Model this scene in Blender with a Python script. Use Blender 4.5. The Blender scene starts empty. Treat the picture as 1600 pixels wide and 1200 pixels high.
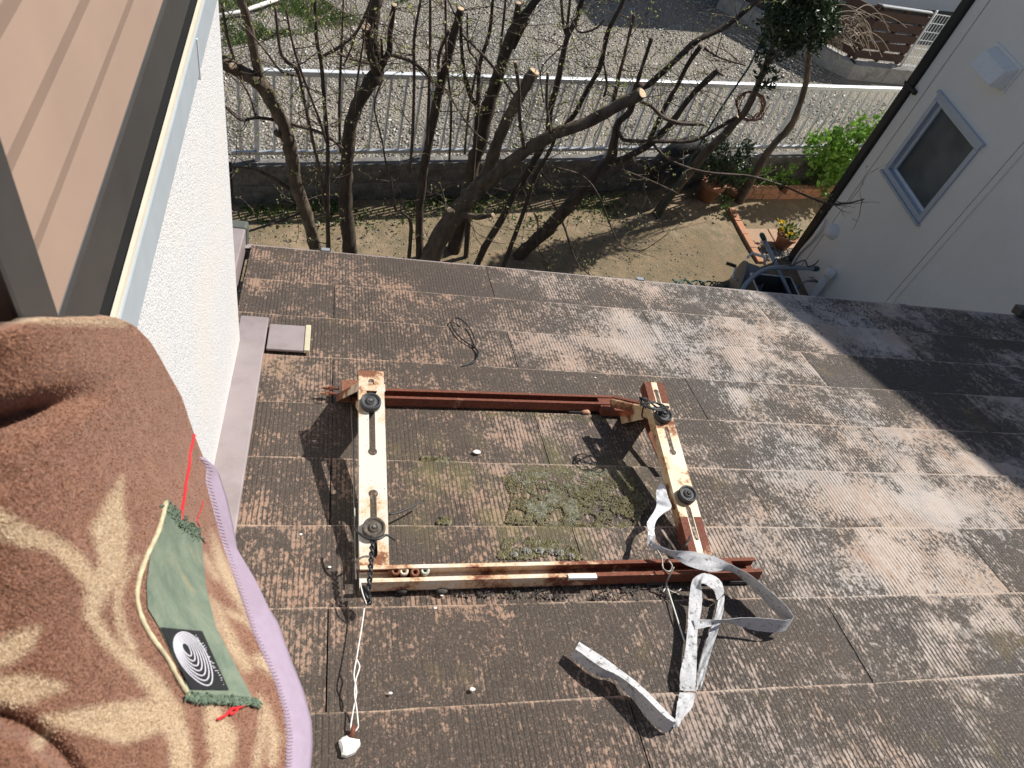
import bpy, math, random
import numpy as np
from mathutils import Vector, Matrix, noise as mnoise
random.seed(7); RNG = np.random.default_rng(7)
sc = bpy.context.scene
COL = sc.collection
rad = math.radians

# ------------------------------------------------------------------ camera
CZ = 4.35                                   # camera height above the garden
R = np.array([[0.96653456, -0.11546694, 0.22908151], [0.05105193, -0.78854323, -0.61285665], [0.25140536, 0.60404218, -0.75625947]])
F = 1186.895
cam = bpy.data.cameras.new('camera'); cam_o = bpy.data.objects.new('camera', cam); COL.objects.link(cam_o)
cam.sensor_width = 36; cam.lens = F / 1600 * 36; cam.clip_start = 0.02; cam.clip_end = 400
cam_o.matrix_world = Matrix(((R[0][0], -R[1][0], -R[2][0], 0), (R[0][1], -R[1][1], -R[2][1], 0), (R[0][2], -R[1][2], -R[2][2], CZ), (0, 0, 0, 1)))
cam.dof.use_dof = True; cam.dof.focus_distance = 2.0; cam.dof.aperture_fstop = 20
sc.camera = cam_o

# ------------------------------------------------------------------ sky, sun, exposure
SUN_AZ, SUN_EL = 62, 47                     # azimuth from +Y towards +X
w = bpy.data.worlds.new('World'); sc.world = w; w.use_nodes = True
nt = w.node_tree; bg = nt.nodes['Background']
sky = nt.nodes.new('ShaderNodeTexSky'); sky.sky_type = 'NISHITA'; sky.sun_disc = False
sky.sun_elevation = rad(SUN_EL); sky.sun_rotation = rad(SUN_AZ)
nt.links.new(sky.outputs[0], bg.inputs[0]); bg.inputs[1].default_value = 0.064
S = Vector((math.cos(rad(SUN_EL)) * math.sin(rad(SUN_AZ)), math.cos(rad(SUN_EL)) * math.cos(rad(SUN_AZ)), math.sin(rad(SUN_EL))))
sl = bpy.data.lights.new('sun', 'SUN'); sl.energy = 4.7; sl.angle = rad(0.53); sl.color = (1, .955, .88)
so = bpy.data.objects.new('sun', sl); COL.objects.link(so); so.location = S * 30
so.rotation_euler = (-S).to_track_quat('-Z', 'Y').to_euler()
vs = sc.view_settings; vs.view_transform = 'Standard'; vs.look = 'None'; vs.gamma = 1; vs.exposure = 0.42

# ------------------------------------------------------------------ pixel -> place helpers (photo pixels, 1600 x 1200)
AP = rad(16.943); FB = rad(12.985); RH = 1.0106
NR = Vector((0, math.sin(AP), math.cos(AP))); SD = Vector((0, math.cos(AP), -math.sin(AP)))
FD = Vector((math.cos(FB), math.sin(FB), 0)); FN = Vector((-math.sin(FB), math.cos(FB), 0))
C0 = Vector((0, 0, CZ))
def ray(x, y):
    d = R.T @ np.array([(x - 800) / F, (y - 600) / F, 1.0]); return Vector(d)
def on_plane(x, y, n, d):                   # camera-relative plane n.p = d
    r = ray(x, y); return r * (d / n.dot(r)) + C0
def on_roof(x, y, h=0.0): return on_plane(x, y, NR, -RH + h)
def on_z(x, y, z=0.0): return on_plane(x, y, Vector((0, 0, 1)), z - CZ)
def on_x(x, y, X): return on_plane(x, y, Vector((1, 0, 0)), X)
def on_f(x, y, D): return on_plane(x, y, FN, D)
def depth(p):
    q = p - C0; return q.x * R[2][0] + q.y * R[2][1] + q.z * R[2][2]
def px_m(p): return depth(p) / F            # metres per photo pixel at that place
RO = C0 - NR * RH
def RF(X, U, h=0.0): return RO + Vector((X, 0, 0)) + SD * U + NR * h
def xu(p):
    q = p - RO; return q.x, q.dot(SD), q.dot(NR)
def FP(s, D, z): return FD * s + FN * D + Vector((0, 0, z))   # fence frame

# ------------------------------------------------------------------ object helpers
def tag(o, label=None, cat=None, group=None, kind=None):
    if label: o['label'] = label
    if cat: o['category'] = cat
    if group: o['group'] = group
    if kind: o['kind'] = kind
    return o
def empty(name, loc):
    o = bpy.data.objects.new(name, None); o.empty_display_size = .1; COL.objects.link(o); o.location = loc; return o
def wloc(o):
    p = Vector((0, 0, 0))
    while o: p = p + o.location; o = o.parent
    return p
class MB:
    def __init__(s): s.v = []; s.f = []; s.m = []; s.at = None
    def add(s, v, f, mi=0):
        n = len(s.v); s.v += [Vector(p) for p in v]; s.f += [[i + n for i in q] for q in f]; s.m += [mi] * len(f); return s
    def hexa(s, c8, mi=0):
        return s.add(c8, [[3, 2, 1, 0], [4, 5, 6, 7], [0, 1, 5, 4], [1, 2, 6, 5], [2, 3, 7, 6], [3, 0, 4, 7]], mi)
    def box(s, lo, hi, mi=0):
        (a, b, c), (d, e, f) = lo, hi
        return s.hexa([(a, b, c), (d, b, c), (d, e, c), (a, e, c), (a, b, f), (d, b, f), (d, e, f), (a, e, f)], mi)
    def obox(s, o, ax, ay, az, mi=0):       # oriented box: corner o and three edge vectors
        o, ax, ay, az = map(Vector, (o, ax, ay, az))
        if ax.cross(ay).dot(az) < 0: ax, ay = ay, ax
        return s.hexa([o, o + ax, o + ax + ay, o + ay, o + az, o + ax + az, o + ax + ay + az, o + ay + az], mi)
    def bar(s, a, b, wd, hd, up=(0, 0, 1), mi=0):
        a, b = Vector(a), Vector(b); d = (b - a).normalized(); sd = d.cross(Vector(up)).normalized(); u = sd.cross(d).normalized()
        return s.obox(a - sd * wd / 2 - u * hd / 2, b - a, sd * wd, u * hd, mi)
    def tube(s, pts, r, n=8, mi=0, cap=True, rough=0.0):
        pts = [Vector(p) for p in pts]
        rs = r if isinstance(r, (list, tuple)) else [r] * len(pts)
        base = len(s.v); u = None
        for i, p in enumerate(pts):
            d = (pts[min(i + 1, len(pts) - 1)] - pts[max(i - 1, 0)])
            if d.length < 1e-9: d = Vector((0, 0, 1))
            d.normalize()
            if u is None: u = d.orthogonal().normalized()
            else:
                u = u - d * u.dot(d)
                u = u.normalized() if u.length > 1e-6 else d.orthogonal().normalized()
            v = d.cross(u)
            for k in range(n):
                a = 2 * math.pi * k / n
                rr = rs[i] * (1 + (rough * mnoise.noise((p + (u * math.cos(a) + v * math.sin(a)) * rs[i]) * 30) if rough else 0))
                s.v.append(p + (u * math.cos(a) + v * math.sin(a)) * rr)
        for i in range(len(pts) - 1):
            for k in range(n):
                a = base + i * n + k; b = base + i * n + (k + 1) % n
                s.f.append([a, b, b + n, a + n]); s.m.append(mi)
        if cap:
            s.f.append([base + k for k in range(n)][::-1]); s.m.append(mi)
            s.f.append([base + (len(pts) - 1) * n + k for k in range(n)]); s.m.append(mi)
        return s
    def lathe(s, prof, c, ax=(0, 0, 1), n=20, mi=0):
        ax = Vector(ax).normalized(); u = ax.orthogonal().normalized(); v = ax.cross(u); c = Vector(c); base = len(s.v)
        for (r, h) in prof:
            for k in range(n):
                a = 2 * math.pi * k / n; s.v.append(c + ax * h + (u * math.cos(a) + v * math.sin(a)) * r)
        for i in range(len(prof) - 1):
            for k in range(n):
                a = base + i * n + k; b = base + i * n + (k + 1) % n
                s.f.append([a, b, b + n, a + n]); s.m.append(mi)
        return s
    def build(s, name, mat, parent=None, smooth=False, origin=None):
        if parent is not None: org = wloc(parent)
        elif origin is not None: org = Vector(origin)
        else:
            a = np.array([tuple(p) for p in s.v]); org = Vector(((a[:, 0].min() + a[:, 0].max()) / 2, (a[:, 1].min() + a[:, 1].max()) / 2, a[:, 2].min()))
        me = bpy.data.meshes.new(name); me.from_pydata([tuple(p - org) for p in s.v], [], s.f)
        for m_ in (mat if isinstance(mat, (list, tuple)) else [mat]): me.materials.append(m_)
        if isinstance(mat, (list, tuple)): me.polygons.foreach_set('material_index', s.m)
        if smooth: me.polygons.foreach_set('use_smooth', [True] * len(s.f))
        me.update()
        o = bpy.data.objects.new(name, me); COL.objects.link(o)
        if parent is not None: o.parent = parent
        else: o.location = org
        return o
def bevel(o, wd=.003, seg=2):
    b = o.modifiers.new('bevel', 'BEVEL'); b.width = wd; b.segments = seg; b.limit_method = 'ANGLE'; b.angle_limit = rad(35); return o
def dup(o, parent=None, loc=None):
    c = o.copy(); COL.objects.link(c); c.parent = parent
    if loc is not None: c.location = loc
    return c
def spline(pts, sub=5):                     # Catmull-Rom through tuples
    P = [np.array(p, float) for p in pts]; out = []
    for i in range(len(P) - 1):
        p0 = P[max(i - 1, 0)]; p1 = P[i]; p2 = P[i + 1]; p3 = P[min(i + 2, len(P) - 1)]
        for k in range(sub):
            t = k / sub; out.append(.5 * ((2 * p1) + (p2 - p0) * t + (2 * p0 - 5 * p1 + 4 * p2 - p3) * t * t + (3 * p1 - p0 - 3 * p2 + p3) * t ** 3))
    out.append(P[-1]); return out
def curve_plate(outer, holes, thick):       # flat plate with real holes in local xy; returns verts, faces
    cu = bpy.data.curves.new('tmp', 'CURVE'); cu.dimensions = '2D'; cu.fill_mode = 'BOTH'; cu.extrude = thick / 2
    for loop in [outer] + holes:
        sp = cu.splines.new('POLY'); sp.points.add(len(loop) - 1); sp.use_cyclic_u = True
        for i, (x, y) in enumerate(loop): sp.points[i].co = (x, y, 0, 1)
    o = bpy.data.objects.new('tmp', cu); COL.objects.link(o)
    dg = bpy.context.evaluated_depsgraph_get(); me = bpy.data.meshes.new_from_object(o.evaluated_get(dg))
    v = [tuple(q.co) for q in me.vertices]; f = [list(p.vertices) for p in me.polygons]
    bpy.data.objects.remove(o); bpy.data.curves.remove(cu); bpy.data.meshes.remove(me); return v, f
def circ(cx, cy, r, n=16, a0=0, a1=360):
    return [(cx + r * math.cos(rad(a0 + (a1 - a0) * k / n)), cy + r * math.sin(rad(a0 + (a1 - a0) * k / n))) for k in range(n)]

# ------------------------------------------------------------------ materials
class NT:
    def __init__(s, name):
        s.m = bpy.data.materials.new(name); s.m.use_nodes = True; s.t = s.m.node_tree; s.b = s.t.nodes['Principled BSDF']; s.co = None
    def n(s, typ, **kw):
        nd = s.t.nodes.new('ShaderNode' + typ)
        for k, v in kw.items(): setattr(nd, k, v)
        return nd
    def l(s, a, b): s.t.links.new(a, b)
    def coord(s, obj=None, which='Object', scale=(1, 1, 1)):
        tc = s.n('TexCoord')
        if obj: tc.object = obj
        mp = s.n('Mapping'); mp.inputs['Scale'].default_value = scale; s.l(tc.outputs[which], mp.inputs[0]); return mp.outputs[0]
    def noise(s, v, scale, detail=4, rough=.6, dist=0.0):
        t = s.n('TexNoise'); t.inputs['Scale'].default_value = scale; t.inputs['Detail'].default_value = detail; t.inputs['Roughness'].default_value = rough
        t.inputs['Distortion'].default_value = dist; s.l(v, t.inputs['Vector']); return t.outputs['Fac']
    def vor(s, v, scale, feature='F1', out='Distance', rnd=1.0):
        t = s.n('TexVoronoi'); t.feature = feature; t.inputs['Scale'].default_value = scale; t.inputs['Randomness'].default_value = rnd; s.l(v, t.inputs['Vector']); return t.outputs[out]
    def ramp(s, fac, stops, interp='LINEAR'):
        r = s.n('ValToRGB'); r.color_ramp.interpolation = interp; e = r.color_ramp.elements
        while len(e) < len(stops): e.new(.5)
        for i, (p, c) in enumerate(stops):
            e[i].position = p; e[i].color = (c, c, c, 1) if isinstance(c, (int, float)) else (*c[:3], 1)
        s.l(fac, r.inputs[0]); return r.outputs[0]
    def mix(s, fac, a, b, mode='MIX'):
        m = s.n('Mix', data_type='RGBA', blend_type=mode)
        for k, v in ((0, fac), (6, a), (7, b)):
            sock = m.inputs[k]
            if isinstance(v, (int, float)): sock.default_value = v if k == 0 else (v, v, v, 1)
            elif isinstance(v, tuple): sock.default_value = (*v, 1)
            else: s.l(v, sock)
        return m.outputs[2]
    def math(s, op, a, b=0.0, clamp=False):
        m = s.n('Math', operation=op, use_clamp=clamp)
        for i, v in enumerate((a, b)):
            if isinstance(v, (int, float)): m.inputs[i].default_value = v
            else: s.l(v, m.inputs[i])
        return m.outputs[0]
    def sep(s, v):
        x = s.n('SeparateXYZ'); s.l(v, x.inputs[0]); return x.outputs
    def attr(s, name):
        a = s.n('Attribute'); a.attribute_name = name; return a.outputs
    def out(s, col=None, rough=.7, metal=0.0, bump=None, bs=.3, bd=.01, spec=.5):
        if col is not None:
            if isinstance(col, tuple): s.b.inputs['Base Color'].default_value = (*col, 1)
            else: s.l(col, s.b.inputs['Base Color'])
        if isinstance(rough, (int, float)): s.b.inputs['Roughness'].default_value = rough
        else: s.l(rough, s.b.inputs['Roughness'])
        s.b.inputs['Metallic'].default_value = metal; s.b.inputs['Specular IOR Level'].default_value = spec
        if bump is not None:
            b = s.n('Bump'); b.inputs['Strength'].default_value = bs; b.inputs['Distance'].default_value = bd; s.l(bump, b.inputs['Height']); s.l(b.outputs[0], s.b.inputs['Normal'])
        return s.m
def simple(name, col, rough=.6, metal=0.0, var=.25, scale=40, bs=.15, bd=.002, dirt=None, dscale=12, dlo=.52, dhi=.66):
    t = NT(name); v = t.coord(); n = t.noise(v, scale, 5)
    c = t.mix(t.ramp(n, [(.3, 0), (.7, 1)]), tuple(x * (1 - var) for x in col), tuple(min(1, x * (1 + var)) for x in col))
    if dirt is not None:
        d = t.noise(v, dscale, 6, .7); c = t.mix(t.ramp(d, [(dlo, 0), (dhi, 1)]), c, dirt)
    return t.out(c, rough, metal, n, bs, bd)
M = {}
M['stucco'] = None
t = NT('stucco'); v = t.coord(); a = t.vor(v, 400); b = t.noise(v, 300, 3); h = t.math('ADD', t.math('MULTIPLY', a, .7), b)
low = t.noise(v, 5, 3)
c = t.mix(t.ramp(h, [(.56, .0), (.80, 1)]), (.33, .335, .36), (.70, .70, .71)); c = t.mix(t.ramp(low, [(.45, 0), (.75, .5)]), c, (.72, .68, .60))
M['stucco'] = t.out(c, .9, 0, h, .8, .0015)
t = NT('neighbour_render'); v = t.coord(); vz = t.coord(scale=(1, 3, .5))
c = t.mix(t.ramp(t.noise(v, 1.6, 6, .65), [(.35, 0), (.75, 1)]), (.82, .775, .715), (.88, .84, .78)); c = t.mix(t.ramp(t.noise(vz, 2.2, 6, .7), [(.52, 0), (.78, .16)]), c, (.60, .55, .49)); c = t.mix(t.ramp(t.noise(v, 30, 4, .7), [(.62, 0), (.74, .25)]), c, (.42, .39, .36))
M['nwall'] = t.out(c, .85, 0, t.math('ADD', t.noise(v, 160, 3), t.noise(v, 25, 4)), .3, .004)
M['alu'] = simple('aluminium', (.44, .46, .49), .38, .55, .06, 30, .03)
M['alu_white'] = simple('aluminium_pale', (.74, .76, .78), .4, .25, .05, 30, .03)
M['alu_blue'] = simple('window_frame_grey', (.47, .52, .60), .4, .3, .05, 30, .03)
M['copingalu'] = simple('coping_aluminium', (.47, .53, .58), .4, .15, .05, 30, .03)
M['lip'] = simple('cream_edge_highlight', (.70, .64, .52), .5, 0, .05, 30, .03)  # cream tint for the painted highlight on the coping's corner
M['bronze'] = simple('bronze_aluminium', (.085, .08, .078), .42, .4, .12, 15, .03)
M['panel'] = simple('brown_ribbed_panel', (.42, .30, .235), .5, .15, .06, 9, .03)
M['flash'] = simple('flashing_paint', (.31, .262, .262), .5, .1, .07, 14, .05, .002, (.23, .19, .185), 9, .5, .75)
M['flash2'] = simple('flashing_cap', (.52, .47, .33), .55, 0, .1, 30, .05)
M['capgrey'] = simple('cap_green_grey', (.09, .10, .085), .6, 0, .15, 30, .05)
M['black'] = simple('black_paint', (.012, .012, .012), .55, 0, .2, 20, .05)
M['rubber'] = simple('black_rubber', (.035, .037, .04), .6, 0, .25, 60, .15, .002, (.09, .085, .08), 90, .5, .7)
M['rubberbrown'] = simple('dusty_rubber', (.06, .05, .042), .7, 0, .3, 60, .2, .002, (.13, .11, .08), 120, .45, .65)
def rusty(name, paint, rust, lo, hi, sc=14, grad=None, ends=None):
    t = NT(name); v = t.coord(); n = t.noise(v, sc, 8, .68); f = t.noise(v, 160, 4, .7); co_ = t.sep(v)
    if grad: n = t.math('ADD', n, t.math('MULTIPLY', t.math('SUBTRACT', co_[0], grad[0]), grad[1]))
    if ends: n = t.math('ADD', n, t.math('MULTIPLY', t.math('POWER', t.math('DIVIDE', t.math('ABSOLUTE', t.math('SUBTRACT', co_[1], ends[0])), ends[1]), 5.0), ends[2]))
    rc = t.mix(t.ramp(f, [(.3, 0), (.7, 1)]), tuple(x * .55 for x in rust), tuple(x * 1.35 for x in rust))
    mk = t.ramp(t.math('ADD', n, t.math('MULTIPLY', f, .18)), [(lo, 0), (hi, 1)])
    halo = t.ramp(t.math('ADD', n, t.math('MULTIPLY', f, .18)), [(lo - .12, 0), (lo + .02, .75)])
    pc = t.mix(halo, paint, (.62, .36, .16)); sp = t.ramp(t.noise(v, 420, 2), [(.64, 0), (.7, 1)])
    pc = t.mix(sp, pc, (.16, .10, .06))
    return t.out(t.mix(mk, pc, rc), t.ramp(mk, [(0, .45), (1, .85)]), 0, f, .25, .002)
M['rust'] = rusty('rust_rail', (.66, .52, .38), (.16, .048, .026), .40, .50, 9)
M['rust_near'] = rusty('rust_near_rail', (.68, .62, .53), (.17, .052, .027), .51, .60, 11, (.36, .42))
M['whitepaint'] = rusty('white_chalky_paint', (.62, .585, .515), (.20, .08, .04), .72, .79, 16, None, (-.017, .215, .20))
M['creampaint'] = rusty('cream_chipped_paint', (.70, .60, .42), (.20, .065, .032), .60, .68, 12)
M['whitewire'] = simple('white_wire', (.72, .70, .66), .5, 0, .1, 60)
M['blackwire'] = simple('black_wire', (.02, .021, .024), .45, 0, .3, 80)
M['steelwire'] = simple('grey_steel_wire', (.24, .23, .21), .45, .6, .2, 80)
M['cloth'] = simple('weathered_strap', (.50, .505, .52), .9, 0, .12, 300, .3, .001, (.14, .13, .12), 110, .55, .66)
M['sock'] = simple('white_cloth_scrap', (.80, .81, .83), .9, 0, .05, 200, .3, .001)
M['ring_green'] = simple('pale_green_spacer', (.52, .56, .48), .6, 0, .1, 80)
M['ring_cream'] = simple('cream_spacer', (.68, .60, .46), .6, 0, .1, 80, dirt=(.3, .15, .07), dscale=60)
M['ring_rust'] = simple('rust_spacer', (.22, .09, .05), .85, 0, .25, 120)
M['stone_dark'] = simple('dark_pebble', (.07, .062, .055), .9, 0, .35, 120, .5, .002)
M['stone_orange'] = simple('orange_pebble', (.52, .30, .19), .85, 0, .2, 90, .4, .002)
M['chip'] = simple('white_chip', (.80, .78, .72), .7, 0, .06, 90)
M['bark'] = (lambda t: (lambda v: t.out(t.mix(t.ramp(t.noise(v, 18, 8, .7), [(.32, 0), (.68, 1)]), (.030, .022, .017), (.115, .085, .062)), .9, 0, t.noise(v, 60, 6, .7), .7, .008))(t.coord(scale=(1, 1, .35))))(NT('bark'))
M['barkpale'] = (lambda t: (lambda v: t.out(t.mix(t.ramp(t.noise(v, 16, 8, .7), [(.35, 0), (.68, 1)]), (.055, .042, .030), (.20, .15, .105)), .9, 0, t.noise(v, 55, 6, .7), .6, .008))(t.coord(scale=(1, 1, .35))))(NT('bark_pale'))
M['barkfine'] = simple('twig_bark', (.095, .066, .05), .8, 0, .4, 30)
M['barkgrey'] = simple('twig_grey', (.21, .165, .12), .8, 0, .3, 30)
M['cutwood'] = (lambda t: (lambda v: t.out(t.mix(t.ramp(t.noise(v, 60, 4), [(.3, 0), (.7, 1)]), (.52, .37, .23), (.66, .50, .33)), .8))(t.coord()))(NT('cut_wood'))
def leafmat(name, c1, c2, tr=.35):
    t = NT(name); oi = t.n('Attribute'); oi.attribute_name = 'tone'
    c = t.mix(oi.outputs['Fac'], c1, c2); t.out(c, .45)
    tl = t.n('BsdfTranslucent'); t.l(c, tl.inputs[0]); mx = t.n('MixShader'); mx.inputs[0].default_value = tr
    t.l(t.b.outputs[0], mx.inputs[1]); t.l(tl.outputs[0], mx.inputs[2]); o = [n for n in t.t.nodes if n.type == 'OUTPUT_MATERIAL'][0]; t.l(mx.outputs[0], o.inputs[0]); return t.m
M['bud'] = leafmat('bud_leaf', (.30, .34, .10), (.55, .60, .22))
M['leafdark'] = leafmat('evergreen_leaf', (.012, .03, .010), (.05, .085, .03), .15)
M['leafbright'] = leafmat('bright_leaf', (.09, .20, .025), (.22, .40, .06), .4)
M['leafweed'] = leafmat('weed_leaf', (.04, .085, .02), (.13, .20, .05), .3)
M['grass'] = leafmat('grass_blade', (.05, .10, .02), (.17, .23, .06), .3)
M['petal'] = leafmat('yellow_petal', (.75, .50, .01), (.85, .65, .03), .25)
M['terra'] = simple('terracotta', (.36, .165, .095), .85, 0, .2, 30, .2, .003, (.22, .15, .11), 14, .55, .72)
M['brick'] = simple('orange_brick', (.44, .215, .12), .9, 0, .22, 40, .4, .004, (.30, .21, .14), 16, .52, .7)
M['paver'] = simple('clay_paver', (.36, .235, .155), .9, 0, .15, 50, .3, .002, (.27, .20, .13), 9, .55, .72)
M['concrete'] = simple('concrete', (.34, .33, .31), .9, 0, .2, 22, .4, .004, (.16, .15, .13), 6, .52, .75)
M['block'] = simple('concrete_block', (.16, .15, .14), .95, 0, .3, 35, .5, .005, (.06, .06, .05), 7, .45, .7)
M['slat'] = simple('brown_slat', (.06, .03, .021), .6, 0, .2, 22, .1)
M['meshwhite'] = simple('white_wire_mesh', (.75, .78, .78), .5, 0, .05, 30)
M['garage'] = simple('pale_blue_wall', (.50, .54, .58), .6, 0, .03, 6, .05)
M['tyre'] = simple('old_tyre', (.016, .016, .017), .75, 0, .4, 50, .3, .003, (.05, .05, .045), 18, .55, .7)
M['greyplastic'] = simple('grey_plastic', (.11, .125, .145), .5, 0, .08, 30, .03)
M['darkplastic'] = simple('dark_plastic', (.05, .055, .06), .5, 0, .1, 30, .03)
M['pole'] = simple('steel_pole', (.27, .32, .39), .32, .5, .06, 40, .03)
M['greencap'] = simple('green_cap', (.02, .08, .07), .5, 0, .1, 30)
M['whiteplastic'] = simple('white_plastic', (.80, .78, .75), .5, 0, .05, 30, .03)
M['brass'] = simple('tap_metal', (.30, .31, .30), .35, .8, .15, 60)
t = NT('frosted_glass'); v = t.coord(); n = t.noise(v, 3, 3)
M['glass'] = t.out(t.mix(t.ramp(n, [(.4, 0), (.65, 1)]), (.05, .062, .07), (.10, .118, .122)), .28, 0, t.noise(v, 250, 2), .15, .001)
# garden soil
t = NT('garden_soil'); v = t.coord(); n1 = t.noise(v, .9, 5, .6); n2 = t.noise(v, 7, 8, .7); n3 = t.noise(v, 90, 4, .7)
c = t.mix(t.ramp(n1, [(.35, 0), (.62, 1)]), (.44, .33, .22), (.28, .20, .115))
c = t.mix(t.ramp(n2, [(.40, 0), (.60, 1)]), c, (.21, .17, .10)); c = t.mix(t.ramp(n3, [(.3, .45), (.7, 0)]), c, (.07, .052, .033))
c = t.mix(t.ramp(t.noise(v, 2.3, 6, .7), [(.6, 0), (.75, .6)]), c, (.37, .31, .24))
M['soil'] = t.out(c, .95, 0, t.math('ADD', n3, n2), .7, .02)
t = NT('gravel'); v = t.coord(); vd = t.vor(v, 42); vc = t.vor(v, 42, out='Color'); x = t.sep(vc)[0]; n1 = t.noise(v, .8, 4)
c = t.mix(x, (.17, .155, .13), (.46, .43, .375)); c = t.mix(t.ramp(vd, [(.28, 0), (.6, .85)]), c, (.06, .055, .045)); c = t.mix(t.ramp(n1, [(.42, 0), (.62, .75)]), c, t.mix(t.noise(v, 60, 3), (.22, .19, .145), (.34, .30, .24)))
M['gravel'] = t.out(c, .9, 0, t.math('SUBTRACT', 1.0, vd), 1.0, .02)
M['pebble'] = leafmat('gravel_stone', (.17, .155, .135), (.54, .50, .44), .0)
# fleece blanket, with the printed pattern held in the 'cream' attribute
t = NT('fleece'); v = t.coord(); at = t.attr('cream')[2]; n = t.noise(v, 420, 4, .7); n2 = t.noise(v, 60, 4, .6); n3 = t.noise(v, 900, 2)
mk = t.ramp(t.math('ADD', at, t.math('MULTIPLY', t.math('SUBTRACT', n, .5), .9)), [(.22, 0), (.74, 1)])
br = t.mix(t.ramp(n2, [(.3, 0), (.7, 1)]), (.25, .125, .08), (.34, .178, .118))
c = t.mix(mk, br, t.mix(n2, (.50, .37, .235), (.62, .475, .325))); c = t.mix(t.ramp(n3, [(.35, .40), (.62, 0)]), c, (.09, .045, .03))
M['fleece'] = t.out(c, .95, 0, t.math('ADD', n, t.math('MULTIPLY', n2, 1.5)), .55, .004, .1)
t.b.inputs['Sheen Weight'].default_value = .12; t.b.inputs['Sheen Roughness'].default_value = .6
def pilemat():
    t = NT('fleece_pile'); at = t.attr('cream')[2]; tn = t.attr('tone')[2]
    c = t.mix(t.ramp(at, [(.25, 0), (.75, 1)]), t.mix(tn, (.29, .145, .092), (.44, .245, .165)), t.mix(tn, (.56, .42, .275), (.74, .59, .42)))
    return t.out(c, .95, 0, None, 0, 0, .05)
M['pile'] = pilemat()
M['lilac'] = simple('lilac_trim', (.34, .27, .355), .8, 0, .06, 120, .2, .001)
t = NT('patch_cloth'); v = t.coord(); n = t.noise(v, 35, 6, .7); n2 = t.noise(v, 260, 3)
c = t.mix(t.ramp(n, [(.35, 0), (.62, 1)]), (.115, .155, .115), (.20, .235, .175)); c = t.mix(t.ramp(t.noise(v, 18, 5), [(.60, 0), (.70, .7)]), c, (.30, .24, .13)); c = t.mix(t.ramp(n2, [(.3, .3), (.6, 0)]), c, (.10, .16, .12))
M['patch'] = t.out(c, .9, 0, n2, .5, .002)
M['fray'] = simple('frayed_green', (.12, .165, .115), .95, 0, .5, 300, .6, .003)
M['rope'] = simple('cream_binding', (.52, .46, .30), .9, 0, .25, 120, .5, .002)
M['stitch'] = simple('pink_stitching', (.46, .33, .36), .8, 0, .1, 200)
M['redthread'] = simple('red_thread', (.70, .02, .03), .7, 0, .15, 200)
M['labelblack'] = simple('black_label', (.012, .013, .015), .7, 0, .2, 200)
M['labelwhite'] = simple('white_stitching', (.62, .61, .66), .8, 0, .08, 300)
M['moss'] = simple('moss', (.17, .15, .075), .95, 0, .5, 90, .8, .006, (.22, .21, .14), 60, .48, .62)
M['lichenpale'] = simple('pale_lichen', (.46, .465, .41), .95, 0, .3, 160, .6, .003)
M['lichen'] = simple('grey_lichen', (.30, .305, .25), .95, 0, .35, 160, .8, .004, (.10, .11, .06), 60, .5, .66)

# ------------------------------------------------------------------ setting: ground, gravel lot
FW = 5.28                                   # fence plane (distance in the fence frame)
ZL = .30                                    # gravel lot level
def sheet(name, mat, f, smin, smax, tmin, tmax, ns, ntt, amp, kind='structure'):
    b = MB(); V = []
    for j in range(ntt + 1):
        for i in range(ns + 1):
            p = f(smin + (smax - smin) * i / ns, tmin + (tmax - tmin) * j / ntt); p.z += amp * (mnoise.noise(p * 1.3) + .5 * mnoise.noise(p * 4)); V.append(p)
    b.add(V, [[j * (ns + 1) + i, j * (ns + 1) + i + 1, (j + 1) * (ns + 1) + i + 1, (j + 1) * (ns + 1) + i] for j in range(ntt) for i in range(ns)])
    o = b.build(name, mat, smooth=True, origin=(0, 0, 0)); return tag(o, kind=kind)
big = MB().add([(-150, -150, -.06), (150, -150, -.06), (150, 150, -.06), (-150, 150, -.06)], [[0, 1, 2, 3]]).build('ground', M['soil'], origin=(0, 0, 0)); tag(big, kind='structure')
sheet('garden', M['soil'], lambda s, d: FP(s, d, 0), -6, 12, 1.0, FW + .02, 120, 40, .016)
sheet('gravel_lot', M['gravel'], lambda s, d: FP(s, d, ZL), -12, 30, FW + .11, 45, 90, 80, .02)
# loose stones on the lot
def blob_cloud(name, mat, pts, sizes, tones, kind='stuff', flat=.6):
    base = np.array([(1, 0, 0), (-1, 0, 0), (0, 1, 0), (0, -1, 0), (0, 0, 1), (0, 0, -1)], float)
    fc = [(0, 2, 4), (2, 1, 4), (1, 3, 4), (3, 0, 4), (2, 0, 5), (1, 2, 5), (3, 1, 5), (0, 3, 5)]
    V = []; Fc = []; T = []
    for p, s, tn in zip(pts, sizes, tones):
        a = RNG.uniform(0, 6.28); ca, sa = math.cos(a), math.sin(a); q = base * (s * RNG.uniform(.7, 1.3, 3)) * (1, 1, flat)
        q = q + RNG.normal(0, s * .18, q.shape); k = len(V)
        for x, y, z in q: V.append((p[0] + x * ca - y * sa, p[1] + x * sa + y * ca, p[2] + z))
        Fc += [(i + k, j + k, l + k) for i, j, l in fc]; T += [tn] * 6
    me = bpy.data.meshes.new(name); me.from_pydata(V, [], Fc); me.materials.append(mat)
    at = me.attributes.new('tone', 'FLOAT', 'POINT'); at.data.foreach_set('value', T)
    o = bpy.data.objects.new(name, me); COL.objects.link(o); return tag(o, kind=kind)
P = []; Sz = []
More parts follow.
